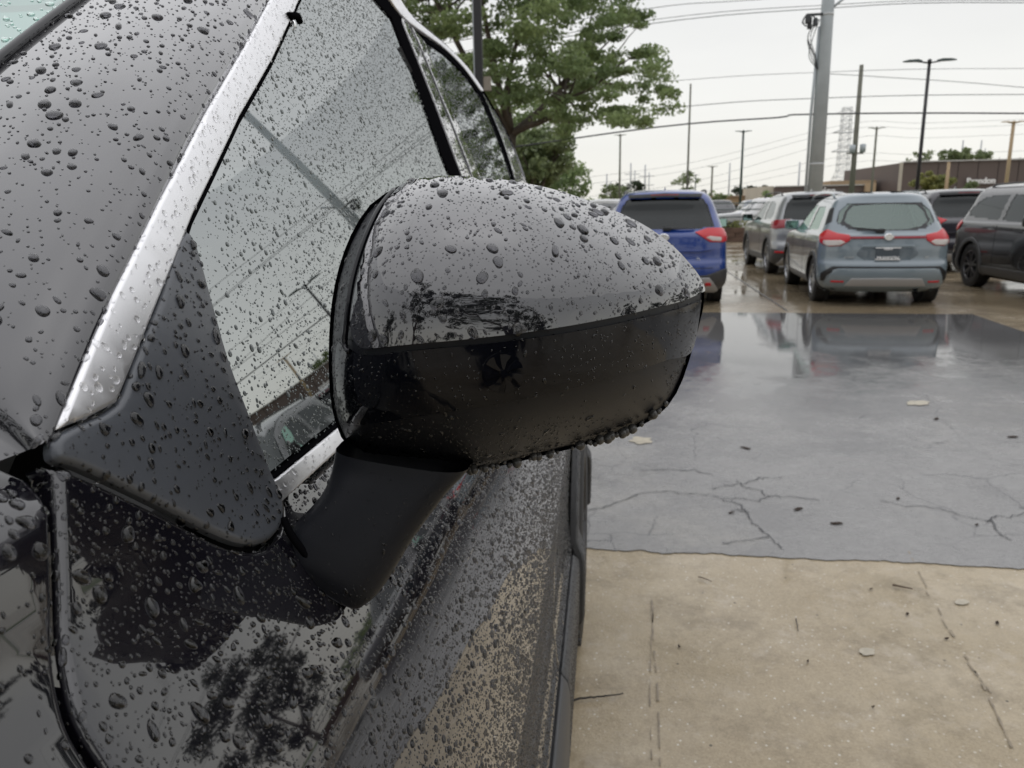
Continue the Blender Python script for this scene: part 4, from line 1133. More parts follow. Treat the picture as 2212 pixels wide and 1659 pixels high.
def rounded(c, s_, n=2):
    """soft box: superellipsoid"""
    V, Fc = [], []; nu, nv = 16, 8
    for j in range(nv+1):
        ph = -math.pi/2+math.pi*j/nv
        for i in range(nu):
            th = 2*math.pi*i/nu
            f = lambda w, e_: math.copysign(abs(w)**e_, w)
            V.append((c[0]+s_[0]/2*f(math.cos(ph), .35)*f(math.cos(th), .35), c[1]+s_[1]/2*f(math.cos(ph), .35)*f(math.sin(th), .35), c[2]+s_[2]/2*f(math.sin(ph), .35)))
    for j in range(nv):
        for i in range(nu): Fc.append((j*nu+i, j*nu+(i+1) % nu, (j+1)*nu+(i+1) % nu, (j+1)*nu+i))
    return V, Fc
M['cglass'] = glassmat('parked_car_glass', (.62, .80, .71), 2.3, gcol=(.84, 1, .93))
M['cglassd'] = glassmat('privacy_glass', (.04, .045, .045), 1.55)
M['mglass'] = mat('green_mirror_glass', (.32, .48, .46), .05, metal=1.0)
def paint(name, c, ior=1.5): return mat(name, c, .22, ior=ior, coat=1.0, coatr=.03)
M['p_blue'] = paint('deep_blue_paint', (.009, .040, .22)); M['p_kicks'] = paint('boulder_grey_paint', (.19, .235, .265))
M['p_gun'] = mat('gunmetal_paint', (.30, .31, .32), .3, metal=.4, coat=1.0); M['p_dark'] = paint('dark_plum_paint', (.018, .016, .024)); M['p_black'] = paint('black_car_paint', (.008, .008, .009), 1.7)
M['silver'] = mat('silver_bumper_trim', (.42, .42, .43), .35, metal=.3)
M['badge'] = mat('chrome_badge', (.75, .76, .78), .15, metal=1.0)
M['platebk'] = mat('plate_dark', (.06, .075, .09), .3)
def rows_suv(H, W, L, hood=.98, belt=1.06, rearlean=.42, wr=.345, z0=.20, roofw=.60):
    w = W/2; k = H/1.69
    return [(z0, .20, L-.3, w-.14, .5, .6), (z0+.06, .12, L-.14, w-.05, .5, .7), (z0+.16, .04, L-.05, w-.005, .5, .8), (.50*k, .0, L, w, .5, .85), (.62*k, .01, L-.01, w, .48, .9), (.70*k, .055, L-.02, w-.002, .46, .9), (.85*k, .06, L-.07, w-.006, .45, .9),
            (.97*k, .075, L-.16, w-.014, .44, .95), (1.02*k, .085, L-.45, w-.022, .44, .9), (1.06*k, .11, L-.95, w-.035, .43, .8), (1.10*k, .15, L-1.22, w-.06, .42, .7), (1.22*k, .225, L-1.45, w-.105, .40, .6), (1.36*k, .315, L-1.70, w-.155, .38, .55), (1.50*k, rearlean, L-1.98, w-.215, .36, .5),
            (1.585*k, rearlean+.05, L-2.20, w-.27, .34, .5), (1.635*k, rearlean+.08, L-2.42, w-.33, .40, .6), (1.665*k, rearlean+.16, L-2.62, w-.42, .5, .7), (1.685*k, rearlean+.35, L-2.9, w-.58, .4, .7), (1.69*k, rearlean+.9, L-3.3, .12, .3, .4)]
def sidewins(H, L, w1=.95):
    k = H/1.69
    rear = [(.80, 1.12*k), (1.62, 1.085*k), (1.62, 1.50*k), (1.10, 1.50*k), (.92, 1.42*k)]
    fr_ = [(1.70, 1.085*k), (2.72, 1.06*k), (2.62, 1.16*k), (2.22, 1.42*k), (1.98, 1.51*k), (1.70, 1.51*k)]
    return [rear, fr_]
# ---- the light grey crossover, rear view
KK = 1.61/1.69
k_rows = rows_suv(1.61, 1.76, 4.30, rearlean=.40, wr=.335)
crs = dict(rows=k_rows, L=4.30, ax_r=.80, ax_f=3.42, wr=.335, track=.86, paint=M['p_kicks'], mirror=(2.85, 1.05), mirrormat=M['p_kicks'], seat_x=2.1, hs=1.0, wind=(2.4, 1.13, 1.46), spokes=5, sw=.07,
    rear_window=sym([(.0, 1.035), (.34, 1.04), (.56, 1.085), (.70, 1.18), (.64, 1.36), (.54, 1.455), (.2, 1.475), (.0, 1.478)])[:-1], fritk=.80,
    side_windows=sidewins(1.61, 4.3), clad=M['plastic'],
    rear_parts=[
        ('light_bar', sym([(0, .955), (.50, .955), (.50, .99), (0, .99)])[:-1], M['redband'], .012),
        ('bumper_skid', sym([(0, .285), (.80, .285), (.82, .32), (.70, .525), (.62, .545), (0, .545)])[:-1], M['p_kicks'], .035),
        ('bumper_slot', sym([(0, .545), (.66, .545), (.80, .44), (.83, .36), (.90, .36), (.90, .47), (.72, .575), (0, .575)])[:-1], M['plastic'], .014),
        ('skid_inset', sym([(0, .315), (.54, .315), (.46, .42), (.0, .425)])[:-1], M['silver'], .041),
        ('plate_recess', sym([(0, .66), (.30, .66), (.42, .74), (.36, .835), (0, .835)])[:-1], mat('shaded_recess_paint', (.10, .13, .155), .3, coat=1), .002),  # shade of the plate recess put into a darker copy of the body grey
        ('tailgate_lip', sym([(0, .838), (.36, .838), (.34, .87), (0, .88)])[:-1], M['p_kicks'], .028),
        ('number_plate', [(-.155, .675), (.155, .675), (.155, .83), (-.155, .83)], M['platebk'], .020)],
    rear_pairs=[
        ('tail_light', [(.50, .935), (.62, .86), (.78, .85), (.94, .90), (1.02, 1.0), (.93, 1.04), (.80, 1.085), (.66, 1.03), (.50, 1.005)], M['redlens'], .016),
        ('reverse_lens', [(.56, .91), (.63, .865), (.80, .858), (.88, .895), (.86, .935), (.62, .94)], M['clearlens'], .022),
        ('bumper_reflector', [(.55, .36), (.72, .36), (.72, .385), (.55, .385)], M['redlens'], .042),
        ('quarter_glass', [(.74, 1.19), (.92, 1.14), (.88, 1.38), (.70, 1.40)], M['plastic'], .003)],
    side_gaps=[('door_gap', [(1.655, .35), (1.665, .35), (1.665, 1.06), (1.655, 1.06)], M['void']), ('door_gap', [(2.78, .35), (2.79, .35), (2.79, 1.0), (2.78, 1.0)], M['void'])],
    side_parts=[('sill_trim', [(1.22, .24), (3.0, .24), (3.0, .36), (1.22, .36)], M['plastic']), ('door_handle', [(1.42, .93), (1.60, .93), (1.60, .955), (1.42, .955)], M['p_kicks']), ('door_handle', [(2.48, .91), (2.66, .91), (2.66, .935), (2.48, .935)], M['p_kicks'])],
    wiper=((.10, 1.055), (.46, 1.10)), fin=None, exhaust=-.42, rails=(.9, 2.7, .60), railmat=M['p_kicks'])
def place(cfg, name, label, px, py, heading, yc=None):
    """px, py: where the bottom of the rear centre stands"""
    g_ = G(px, py); return car(name, cfg, label, (g_.x, g_.y, 0), heading)
HK = R(90-4.5)
g_ = G(1884, 652); fwd = Vector((math.cos(HK), math.sin(HK), 0)); 
root, s = car('parked_crossover', crs, 'light blue-grey crossover with red light bar and dark number plate, rear towards the camera', (g_.x-fwd.x*.62, g_.y-fwd.y*.62, 0), HK)
KR = root
def reartext(root, s, body, q, z, size, m, off=.008, spacing=1.0, name='lettering', bold=0.0):
    p = s.fr(q, z, off); pn = s.fr(q, z, off+.05); n = (pn-p).normalized()
    X = Vector((0, 0, 1)).cross(n).normalized(); Yv = n.cross(X)
    t = text(name, body, size, m, root, (0, 0, 0), (0, 0, 0), extr=.003, spacing=spacing, bold=bold)
    t.matrix_local = Matrix(((X.x, Yv.x, n.x, p.x), (X.y, Yv.y, n.y, p.y), (X.z, Yv.z, n.z, p.z), (0, 0, 0, 1)))
    return t
def badge(root, s, z, r_, off=.02, q=0.0):
    p = s.fr(q, z, off); V, Fc = [], []
    n = 28
    for k in range(n):
        a = 2*math.pi*k/n
        for rr, dx in ((r_*1.15, 0), (r_*1.0, -.012), (r_*.80, -.012), (r_*.74, 0)):
            V.append((p.x+dx, p.y+rr*math.cos(a)*1.05, p.z+rr*.86*math.sin(a)))
    for k in range(n):
        for j in range(3): Fc.append((k*4+j, k*4+j+1, ((k+1) % n)*4+j+1, ((k+1) % n)*4+j))
    parts = [(V, Fc), box((p.x-.010, p.y, p.z), (.014, r_*2.5, r_*.40)), ([(p.x-.004, p.y+r_*.85*math.cos(2*math.pi*k/20), p.z+r_*.72*math.sin(2*math.pi*k/20)) for k in range(20)], [tuple(range(20))])]
    mesh('badge', *join_lists(parts), M['badge'], root, smooth=False)
badge(root, s, .972, .052, .022)
reartext(root, s, 'BRANDON', 0, .69, .058, M['white'], .030, bold=.002)
reartext(root, s, 'NISSAN', 0, .812, .034, M['white'], .030, bold=.001)
reartext(root, s, 'SV', -.52, .70, .042, M['badge'], .010, spacing=1.2)
reartext(root, s, 'KICKS', .50, .70, .036, M['badge'], .010, spacing=1.3)
mesh('plate_frame', *join_lists([box((s.fr(0, .675, .022).x, 0, .672), (.012, .33, .016)), box((s.fr(0, .83, .022).x, 0, .834), (.012, .33, .014))]), M['white'], root, smooth=False)

# ---- the blue crossover beside it
r_rows = rows_suv(1.70, 1.84, 4.65, rearlean=.36, wr=.36)
def rogue(paint_, **kw):
    c = dict(rows=r_rows, L=4.65, ax_r=.90, ax_f=3.61, wr=.36, track=.90, paint=paint_, mirror=(3.05, 1.10), mirrormat=M['plastic'], seat_x=2.3, hs=1.03, wind=(2.6, 1.16, 1.55), spokes=5, sw=.06, glass=M['cglassd'],
        rear_window=sym([(.0, 1.09), (.40, 1.10), (.76, 1.14), (.73, 1.30), (.66, 1.48), (.59, 1.575), (.2, 1.60), (.0, 1.603)])[:-1], fritk=.93,
        side_windows=[[(.75, 1.22), (.9, 1.14), (1.72, 1.11), (1.72, 1.52), (1.15, 1.52), (.95, 1.45)], [(1.80, 1.11), (2.98, 1.08), (2.86, 1.18), (2.42, 1.44), (2.12, 1.53), (1.80, 1.53)]],
        rear_parts=[('spoiler_lip', sym([(0, 1.56), (.52, 1.55), (.54, 1.60), (0, 1.625)])[:-1], M['plastic'], .05),
            ('brake_light', sym([(0, 1.585), (.2, 1.583), (.2, 1.603), (0, 1.605)])[:-1], M['redband'], .056),
            ('tailgate_crease', sym([(0, .80), (.5, .80), (.72, .83), (.72, .845), (.5, .835), (0, .835)])[:-1], paint_, .02),
            ('tailgate_gap', sym([(0, .565), (.74, .565), (.74, .575), (0, .575)])[:-1], M['void'], .004),
            ('bumper_cladding', sym([(0, .24), (.86, .24), (1.08, .30), (1.10, .56), (.86, .54), (.62, .47), (0, .45)])[:-1], M['clad'], .018),
            ('skid_plate', sym([(0, .25), (.60, .25), (.50, .40), (0, .41)])[:-1], M['silver'], .032)],
        rear_pairs=[('tail_light', [(.44, 1.075), (.66, .94), (.90, .93), (1.10, .97), (1.14, 1.08), (.90, 1.13), (.62, 1.135)], M['redlens'], .016),
            ('reverse_lens', [(.60, 1.00), (.70, .955), (.84, .95), (.84, 1.0), (.66, 1.02)], M['clearlens'], .022),
            ('skid_corner', [(.48, .34), (.60, .24), (.78, .22), (.84, .25), (.66, .44), (.50, .44)], M['silver'], .040),
            ('bumper_reflector', [(.60, .33), (.70, .33), (.68, .375), (.60, .375)], M['redlens'], .046)],
        side_gaps=[('door_gap', [(1.755, .35), (1.765, .35), (1.765, 1.09), (1.755, 1.09)], M['void']), ('door_gap', [(2.93, .35), (2.94, .35), (2.94, 1.05), (2.93, 1.05)], M['void'])],
        side_parts=[('sill_trim', [(1.36, .25), (3.15, .25), (3.15, .40), (1.36, .40)], M['clad']), ('door_handle', [(1.50, .98), (1.70, .98), (1.70, 1.005), (1.50, 1.005)], paint_), ('door_handle', [(2.62, .96), (2.82, .96), (2.82, .985), (2.62, .985)], paint_)],
        clad=M['clad'], wiper=((-.05, 1.115), (.30, 1.13)), fin=1.1, rails=(1.0, 3.0, .62), railmat=M['plastic'])
    c.update(kw); return c
HB_ = R(90-4)
g_ = G(1430, 652); fwd = Vector((math.cos(HB_), math.sin(HB_), 0))
root, s = car('parked_crossover', rogue(M['p_blue'], wiper=((-.04, 1.12), (-.44, 1.12))), 'bright blue crossover with grey bumper cladding, partly behind the door mirror', (g_.x-fwd.x*.66, g_.y-fwd.y*.66, 0), HB_)
badge(root, s, 1.005, .062, .012)
reartext(root, s, 'ROGUE', 0, .895, .052, M['badge'], .012, spacing=2.2)
reartext(root, s, 'SL', -.50, .70, .05, M['badge'], .012, spacing=1.1)
# ---- gunmetal crossover further back, left of the grey one
g_ = G(1646, 589); HG = R(90-1)
root, s = car('parked_crossover', rogue(M['p_gun'], rear_pairs=[('tail_light', [(.44, 1.09), (.66, .98), (.90, .95), (1.14, .97), (1.20, 1.10), (.90, 1.13), (.62, 1.14)], M['redband'], .016), ('skid_corner', [(.48, .34), (.60, .24), (.78, .22), (.84, .25), (.66, .44), (.50, .44)], M['silver'], .040), ('bumper_reflector', [(.62, .47), (.9, .47), (.9, .51), (.62, .51)], M['redlens'], .03)]),
    'gunmetal crossover with dark red tail lights, behind and left of the blue-grey one', (g_.x+.90, g_.y-.90, 0), HG)
# ---- dark SUV behind, between the grey crossover and the black one
gx = P(2068, 640, 16.3)
root, s = car('parked_crossover', rogue(M['p_dark'], wiper=None), 'dark plum SUV with sloping rear window, mostly hidden between the blue-grey and black cars', (gx.x, 16.0, 0), R(90-3))
# ---- black SUV at the right, side on, facing this way
b_rows = rows_suv(1.73, 1.86, 4.72, rearlean=.34, wr=.37)
g_ = G(2078, 619)
bk_cfg = rogue(M['p_black'], rows=b_rows, L=4.72, ax_r=.95, ax_f=3.65, wr=.372, rim=M['alloyb'], spokes=5, sw=.09, glass=M['cglassd'], wiper=None,
    side_windows=[[(.50, 1.28), (.62, 1.18), (1.72, 1.13), (1.72, 1.55), (1.0, 1.55), (.80, 1.50)], [(1.80, 1.13), (2.98, 1.10), (2.86, 1.20), (2.42, 1.46), (2.12, 1.56), (1.80, 1.56)]], rails=(.8, 3.1, .60))
root, s = car('parked_crossover', bk_cfg, 'black SUV with black alloy wheels at the right edge, its side to the camera', (g_.x+.93+.02, g_.y+.95, 0), R(-90))
mesh('window_sticker', [(3.65+dx-1.35, -s.side(2.3, 1.2)-.012+(.085 if z > 1.3 else 0), z) for dx, z in ((.12, 1.16), (.62, 1.14), (.40, 1.44), (.14, 1.48))], [(0, 1, 2, 3)], mat('pale_green_sticker', (.45, .72, .60), .4), root, smooth=False)

# simple distant cars beyond the fence (white, silver, dark)
tiny_rows = rows_suv(1.62, 1.82, 4.5, rearlean=.45)
cols = [(.6, .6, .6), (.45, .46, .47), (.04, .04, .045), (.55, .56, .58), (.35, .03, .03), (.2, .22, .25)]
pcols = [paint('far_car_paint', c) for c in cols]
gdark = mat('far_car_glass', (.03, .035, .04), .05, ior=2.0)
def farcar(x, y, rz, m, label, group=None):
    root = empty('distant_car', (x, y, 0), rz, label=label, cat='car')
    if group: root['group'] = group
    s = Shell(tiny_rows, 0, 0, 4.5, sub=2); V, Fc = shell_mesh(s, 7)
    b = mesh('body', V, Fc, m, root)
    for sg in (1, -1):
        patch('side_window', [(.7, 1.12), (2.8, 1.06), (2.2, 1.45), (1.0, 1.47)], s.fs(sg), gdark, root, step=.3, rim=0, off=.012, thick=.01)
    patch('rear_window', sym([(0, 1.08), (.6, 1.1), (.5, 1.46), (0, 1.48)])[:-1], s.fr, gdark, root, step=.3, rim=0, off=.012, thick=.01)
    zz = np.array([1.1, 1.2, 1.3, 1.42]); V2 = []
    for z in zz:
        xr_, xf_, w_, dr_, df_ = s.row(z)
        for t in (-.85, -.4, 0, .4, .85): V2.append((xf_-df_*(1-(1-abs(t)**NEXP)**(1/NEXP))+.012, t*w_, z))
    mesh('windshield', V2, [(i*5+j, i*5+j+1, (i+1)*5+j+1, (i+1)*5+j) for i in range(3) for j in range(4)], gdark, root)
    for ax in (.85, 3.5):
        for sg in (1, -1):
            v, f = lathe([(.001, 0), (.2, .0), (.22, .01), (.32, .01), (.33, -.02), (.33, -.2), (.001, -.2)], 16)
            mesh('wheel', [(ax+y, sg*(.915+x), .33+z) for x, y, z in v], f, M['rubber'], root)
    return root
farcar(P(1320, 440, 25).x-.2, 24.5, R(86), pcols[0], 'white car whose roof shows left of the blue crossover')
fx = [(1600, 33, 0, 0), (1680, 36, 1, 3), (1760, 35, 2, 1), (1640, 46, 3, 5), (1720, 48, 4, 0), (1560, 44, 5, 2)]
lab = ['white car beyond the fence, behind the gunmetal crossover', 'silver car beyond the fence, second along', 'black car beyond the fence near the utility pole', 'pale car in the far row of the next lot', 'red car in the far row of the next lot', 'grey-blue car in the far row, leftmost']
for (px, Y, a, c), l in zip(fx, lab):
    q = P(px, 450, Y); farcar(q.x, Y, R([0, 12, 175, 90, 4, 92][a]), pcols[c], l)
# ================================================================== THE PHOTOGRAPHER (out of view, added to give the wet paint a dark reflection)
def person():
    J = {'pel': (0, 0, .95), 'spi': (0, 0, 1.15), 'che': (0, .01, 1.36), 'nek': (0, .02, 1.50), 'hd0': (0, .03, 1.58), 'hd1': (0, .04, 1.68), 'hd2': (0, .03, 1.76),
         'shL': (-.18, .0, 1.42), 'elL': (-.24, .16, 1.20), 'wrL': (-.09, .36, 1.33), 'haL': (-.06, .42, 1.37), 'shR': (.18, .0, 1.42), 'elR': (.25, .15, 1.20), 'wrR': (.10, .36, 1.33), 'haR': (.07, .42, 1.37),
         'hiL': (-.10, 0, .90), 'knL': (-.12, .03, .50), 'anL': (-.13, .0, .09), 'toL': (-.14, .16, .04), 'hiR': (.10, 0, .90), 'knR': (.12, .03, .50), 'anR': (.13, .0, .09), 'toR': (.14, .16, .04)}
    Rr = {'pel': (.15, .11), 'spi': (.145, .10), 'che': (.17, .115), 'nek': (.062, .062), 'hd0': (.07, .08), 'hd1': (.082, .10), 'hd2': (.06, .075), 'sh': (.07, .07), 'el': (.048, .048), 'wr': (.032, .03), 'ha': (.028, .04), 'hi': (.095, .095), 'kn': (.065, .065), 'an': (.045, .045), 'to': (.04, .035)}
    E = [('pel', 'spi'), ('spi', 'che'), ('che', 'nek'), ('nek', 'hd0'), ('hd0', 'hd1'), ('hd1', 'hd2')]
    for s_ in 'LR': E += [('che', 'sh'+s_), ('sh'+s_, 'el'+s_), ('el'+s_, 'wr'+s_), ('wr'+s_, 'ha'+s_), ('pel', 'hi'+s_), ('hi'+s_, 'kn'+s_), ('kn'+s_, 'an'+s_), ('an'+s_, 'to'+s_)]
    ks = list(J); me = bpy.data.meshes.new('person'); me.from_pydata([J[k] for k in ks], [(ks.index(a), ks.index(b)) for a, b in E], [])
    o = bpy.data.objects.new('person', me); COL.objects.link(o)
    md = o.modifiers.new('skin', 'SKIN'); 
    bm = bmesh.new(); bm.from_mesh(me); lay = bm.verts.layers.skin.verify(); bm.verts.ensure_lookup_table()
    for i, k in enumerate(ks):
        bm.verts[i][lay].radius = Rr.get(k) or Rr[k[:2]]
        if k == 'pel': bm.verts[i][lay].use_root = True
    bm.to_mesh(me); bm.free()
    sb_ = o.modifiers.new('sub', 'SUBSURF'); sb_.levels = 2; sb_.render_levels = 2
    bpy.context.view_layer.update(); dg_ = bpy.context.evaluated_depsgraph_get()
    m2 = bpy.data.meshes.new_from_object(o.evaluated_get(dg_)); bpy.data.objects.remove(o)
    o = bpy.data.objects.new('person', m2); COL.objects.link(o); m2.shade_smooth(); m2.materials.clear(); m2.materials.append(mat('navy_jacket', (.010, .012, .020), .8))
    return o
pr = person(); pr.scale = (.93,)*3; pr.location = (.62, -.95, 0); tag(pr, 'unseen person in dark navy clothes added behind the camera with both arms raised', 'person')
# ================================================================== TREES
def leafmat(name, c1, c2):
    m, b, t = newmat(name); L = t.links
    g = t.nodes.new('ShaderNodeNewGeometry'); n = t.nodes.new('ShaderNodeTexNoise'); n.inputs['Scale'].default_value = .55; n.inputs['Detail'].default_value = 3
    L.new(g.outputs['Position'], n.inputs['Vector'])
    mr_ = t.nodes.new('ShaderNodeMapRange'); mr_.inputs[1].default_value = .35; mr_.inputs[2].default_value = .65; L.new(n.outputs[0], mr_.inputs[0])
    mx = t.nodes.new('ShaderNodeMix'); mx.data_type = 'RGBA'; mx.inputs[6].default_value = (*c1, 1); mx.inputs[7].default_value = (*c2, 1); L.new(mr_.outputs[0], mx.inputs[0])
    wn = t.nodes.new('ShaderNodeMix'); wn.data_type = 'RGBA'; wn.blend_type = 'MULTIPLY'; wn.inputs[0].default_value = .6
    rr = t.nodes.new('ShaderNodeMapRange'); rr.inputs[3].default_value = .55; rr.inputs[4].default_value = 1.3; L.new(g.outputs['Random Per Island'], rr.inputs[0])
    L.new(mx.outputs[2], wn.inputs[6]); L.new(rr.outputs[0], wn.inputs[7]); 
    L.new(wn.outputs[2], b.inputs['Base Color']); b.inputs['Roughness'].default_value = .45
    tl = t.nodes.new('ShaderNodeBsdfTranslucent'); L.new(wn.outputs[2], tl.inputs[0])
    ms = t.nodes.new('ShaderNodeMixShader'); ms.inputs[0].default_value = .45
    o_ = t.nodes['Material Output']; L.new(b.outputs[0], ms.inputs[1]); L.new(tl.outputs[0], ms.inputs[2]); L.new(ms.outputs[0], o_.inputs[0])
    return m
M['leaf'] = leafmat('oak_leaf', (.16, .225, .095), (.31, .39, .17)); M['leafl'] = leafmat('spring_leaf', (.17, .22, .10), (.26, .31, .15))
M['leafd'] = leafmat('dark_leaf', (.02, .035, .015), (.045, .065, .03)); M['leafy'] = leafmat('yellow_green_leaf', (.20, .22, .07), (.30, .30, .10))
M['bark'] = mat('oak_bark', (.085, .068, .055), .85, var=.35, vscale=6, bump=(14, .03, .6))
def leaves(cl, per, size, flat=.7):
    """cl: cluster centres with radii; returns V, F arrays of small pointed leaves"""
    C = np.repeat(np.array([c[:3] for c in cl]), per, 0); Rr = np.repeat(np.array([c[3] for c in cl]), per)
    n = len(C); d = rng.normal(0, 1, (n, 3)); d /= np.linalg.norm(d, axis=1)[:, None]; r_ = rng.random(n)**.5
    pos = C+d*(r_*Rr)[:, None]*np.array([1, 1, flat])
    a = rng.normal(0, 1, (n, 3)); a /= np.linalg.norm(a, axis=1)[:, None]; b = np.cross(a, rng.normal(0, 1, (n, 3))); b /= np.linalg.norm(b, axis=1)[:, None]
    s_ = size*(.6+.8*rng.random(n))[:, None]
    V = np.stack([pos-a*s_*.6, pos+b*s_*.34, pos+a*s_*.7, pos-b*s_*.34], 1).reshape(-1, 3)
    return V
def leafobj(name, V, m, parent, extra_face=4):
    n = len(V)//4; me = bpy.data.meshes.new(name); me.vertices.add(n*4); me.vertices.foreach_set('co', V.astype(np.float32).ravel())
    me.loops.add(n*4); me.loops.foreach_set('vertex_index', np.arange(n*4, dtype=np.int32)); me.polygons.add(n); me.polygons.foreach_set('loop_start', (np.arange(n)*4).astype(np.int32))
    me.update(calc_edges=True); me.materials.append(m); o = bpy.data.objects.new(name, me); COL.objects.link(o); o.parent = parent; o['kind'] = 'stuff'; return o
def limb(a, b, r0_, r1_, wob=.12, n=7):
    a, b = np.array(a, float), np.array(b, float); L = np.linalg.norm(b-a); pts = []
    off_ = rng.normal(0, wob*L*.3, (3,)); off2 = rng.normal(0, wob*L*.3, (3,))
    for t in np.linspace(0, 1, n): pts.append(tuple(a+(b-a)*t+off_*math.sin(t*math.pi)+off2*math.sin(2*t*math.pi)*.5))
    return tube(pts, [r0_+(r1_-r0_)*t for t in np.linspace(0, 1, n)], 7)
def tree(name, loc, clusters, leafm, per, size, trunk_r, label, fork=None, group=None, cat='tree', limbs=26, flat=.7):
    """clusters in world coordinates; trunk grows from loc"""
    root = empty(name, loc, 0, label=label, cat=cat)
    if group: root['group'] = group
    L0 = Vector(loc); C = [(c[0]-L0.x, c[1]-L0.y, c[2]-L0.z, c[3]) for c in clusters]
    zlow = min(c[2] for c in C); zhi = max(c[2] for c in C)
    fk = fork or (0, 0, max(.3, zlow*.8)); parts = [limb((0, 0, -.05), fk, trunk_r*1.15, trunk_r*.85, .04)]
    mains = []
    for k in range(6):
        c = C[int(rng.integers(len(C)))]; e_ = tuple(np.array(fk)+(np.array(c[:3])-np.array(fk))*.6); mains.append(e_)
        parts.append(limb(fk, e_, trunk_r*.6, trunk_r*.25, .14))
    for k in range(limbs):
        c = C[int(rng.integers(len(C)))]; mm = min(mains+[fk], key=lambda q: np.linalg.norm(np.array(q)-np.array(c[:3])))
        parts.append(limb(mm, c[:3], trunk_r*.22, trunk_r*.05, .16))
    mesh('trunk', *join_lists(parts), M['bark'], root)
    leafobj('crown', leaves(C, per, size, flat), leafm, root)
    return root
def pxclusters(poly, n, Y0, Y1, r0_, r1_):
    xs_ = [p[0] for p in poly]; ys_ = [p[1] for p in poly]; o = []
    while len(o) < n:
        x, y = rng.uniform(min(xs_), max(xs_)), rng.uniform(min(ys_), max(ys_))
        if inpoly(x, y, poly):
            Y = rng.uniform(Y0, Y1); p = P(x, y, Y); o.append((p.x, p.y, p.z, rng.uniform(r0_, r1_)))
    return o
def balls(c, rx, ry, rz, n, r0_, r1_):
    o = []
    for _ in range(n):
        d = rng.normal(0, 1, 3); d /= np.linalg.norm(d); q = rng.random()**.45
        o.append((c[0]+d[0]*rx*q, c[1]+d[1]*ry*q, c[2]+d[2]*rz*q, rng.uniform(r0_, r1_)))
    return o
crown = [(640, -420), (1100, -420), (1230, -220), (1340, -90), (1385, -40), (1392, 40), (1405, 110), (1436, 150), (1450, 200), (1462, 238), (1430, 268), (1385, 282), (1345, 262), (1310, 282), (1270, 284), (1238, 318), (1222, 300), (1200, 262), (1160, 262), (1112, 268), (1070, 230), (1000, 160), (900, 60), (700, -100)]
cl = pxclusters(crown, 520, 17.0, 23.5, .22, .52)
twx = P(1108, 300, 20.5)
tree('oak_tree', (twx.x-.25, 20.5, 0), cl, M['leaf'], 165, .084, .17, 'large spreading green oak tree behind the black SUV roof, its crown overhead', fork=(.2, 0, twx.z+.1), limbs=90, flat=.42)
# thicker boughs fan out of the fork to the right, as the photograph shows
q = P(1160, 385, 38); tree('roadside_tree', (q.x, 38, 0), balls((q.x, 38, 3.7), 1.7, 1.7, 1.4, 60, .3, .6), M['leafl'], 120, .17, .2, 'lighter green rounded tree lower down beyond the large oak')
q = P(1120, 370, 44); tree('roadside_tree', (q.x, 44, 0), balls((q.x, 44, 5), 3.4, 3, 3.2, 70, .5, .9), M['leaf'], 90, .2, .25, 'mid green tree half hidden behind the black SUV roof and the lighter tree')
q = P(1215, 395, 60); tree('roadside_tree', (q.x, 60, 0), balls((q.x, 60, 3), 2.5, 2, 2.2, 30, .5, .9), M['leaf'], 90, .25, .2, 'small dusty green tree just right of the rounded roadside tree')
for px, py, Y, rx, rz_, m_, nn, pr, lab_ in [
    (1340, 416, 70, 1.8, .9, 'leafl', 24, 60, 'low green tree by the lamp post left of the blue crossover'),
    (1366, 402, 95, 2.2, 1.0, 'leafd', 18, 40, 'dark green tree over the blue crossover, below the twin pylons'),
    (1478, 392, 60, 1.0, 1.0, 'leafl', 22, 24, 'sparse young tree behind the tall thin mast above the blue crossover'),
    (1551, 433, 55, .5, .5, 'leafl', 10, 60, 'small bright green shrub tree in front of the tan wall'),
    (1622, 414, 140, 3.2, .9, 'leafd', 26, 60, 'dark tree clump above the tan wall left of the brown service building'),
    (1988, 338, 110, 1.7, 1.0, 'leafl', 14, 16, 'thin bare-looking tree above the roof of the brown building by the black lamp post'),
    (2083, 340, 120, 3.7, 1.3, 'leafl', 40, 90, 'broad green tree rising behind the roof of the brown building'),
    (2014, 394, 75, 1.9, .9, 'leafy', 36, 120, 'yellow-green rounded tree in front of the brown building'),
    (2099, 404, 75, .5, .4, 'leafl', 8, 80, 'small bright green bush below the white sign lettering'),
    (1660, 424, 62, .3, .5, 'leaf', 8, 30, 'thin sapling in front of the tan wall')]:
    q = P(px, py, Y)
    tree('street_tree', (q.x, Y, 0), balls((q.x, Y, q.z), rx, rx*.8, rz_, nn, .25*max(1, Y/70), .5*max(1, Y/70)), M[m_], pr, .12*Y/45, .10, lab_, limbs=10)
# trees of the lot beside and behind the photographer; they show as reflections in the wet paint
for x, y, h, r_, lab_ in [(-1.0, -8.0, 9.6, 3.0, 'dark bushy tree behind the photographer, nearest the black SUV'), (4.6, -9.0, 8.0, 3.2, 'broad dark tree behind the photographer, in the middle of the row'),
                          (12, -11, 6.2, 2.9, 'dark tree behind the photographer to the right'), (-10, -11, 6.5, 3.2, 'tall dark tree across the black SUV bonnet'), (23.5, 26, 5.4, 3.2, 'dark tree past the right edge of the lot, farthest of its row'), (29, 21, 6.2, 3.4, 'dark tree past the right edge of the lot, second of its row'), (33, 14, 5.6, 3.0, 'dark tree past the right edge of the lot, third of its row'), (36, 6, 6.5, 3.3, 'dark tree past the right edge of the lot, nearest the photographer')]:
    tree('lot_tree', (x, y, 0), balls((x, y, h*.72), r_, r_, h*.5, 60, .4, .8), M['leafd'], 120, .16, .16, lab_, limbs=20)
V, F_ = [], []
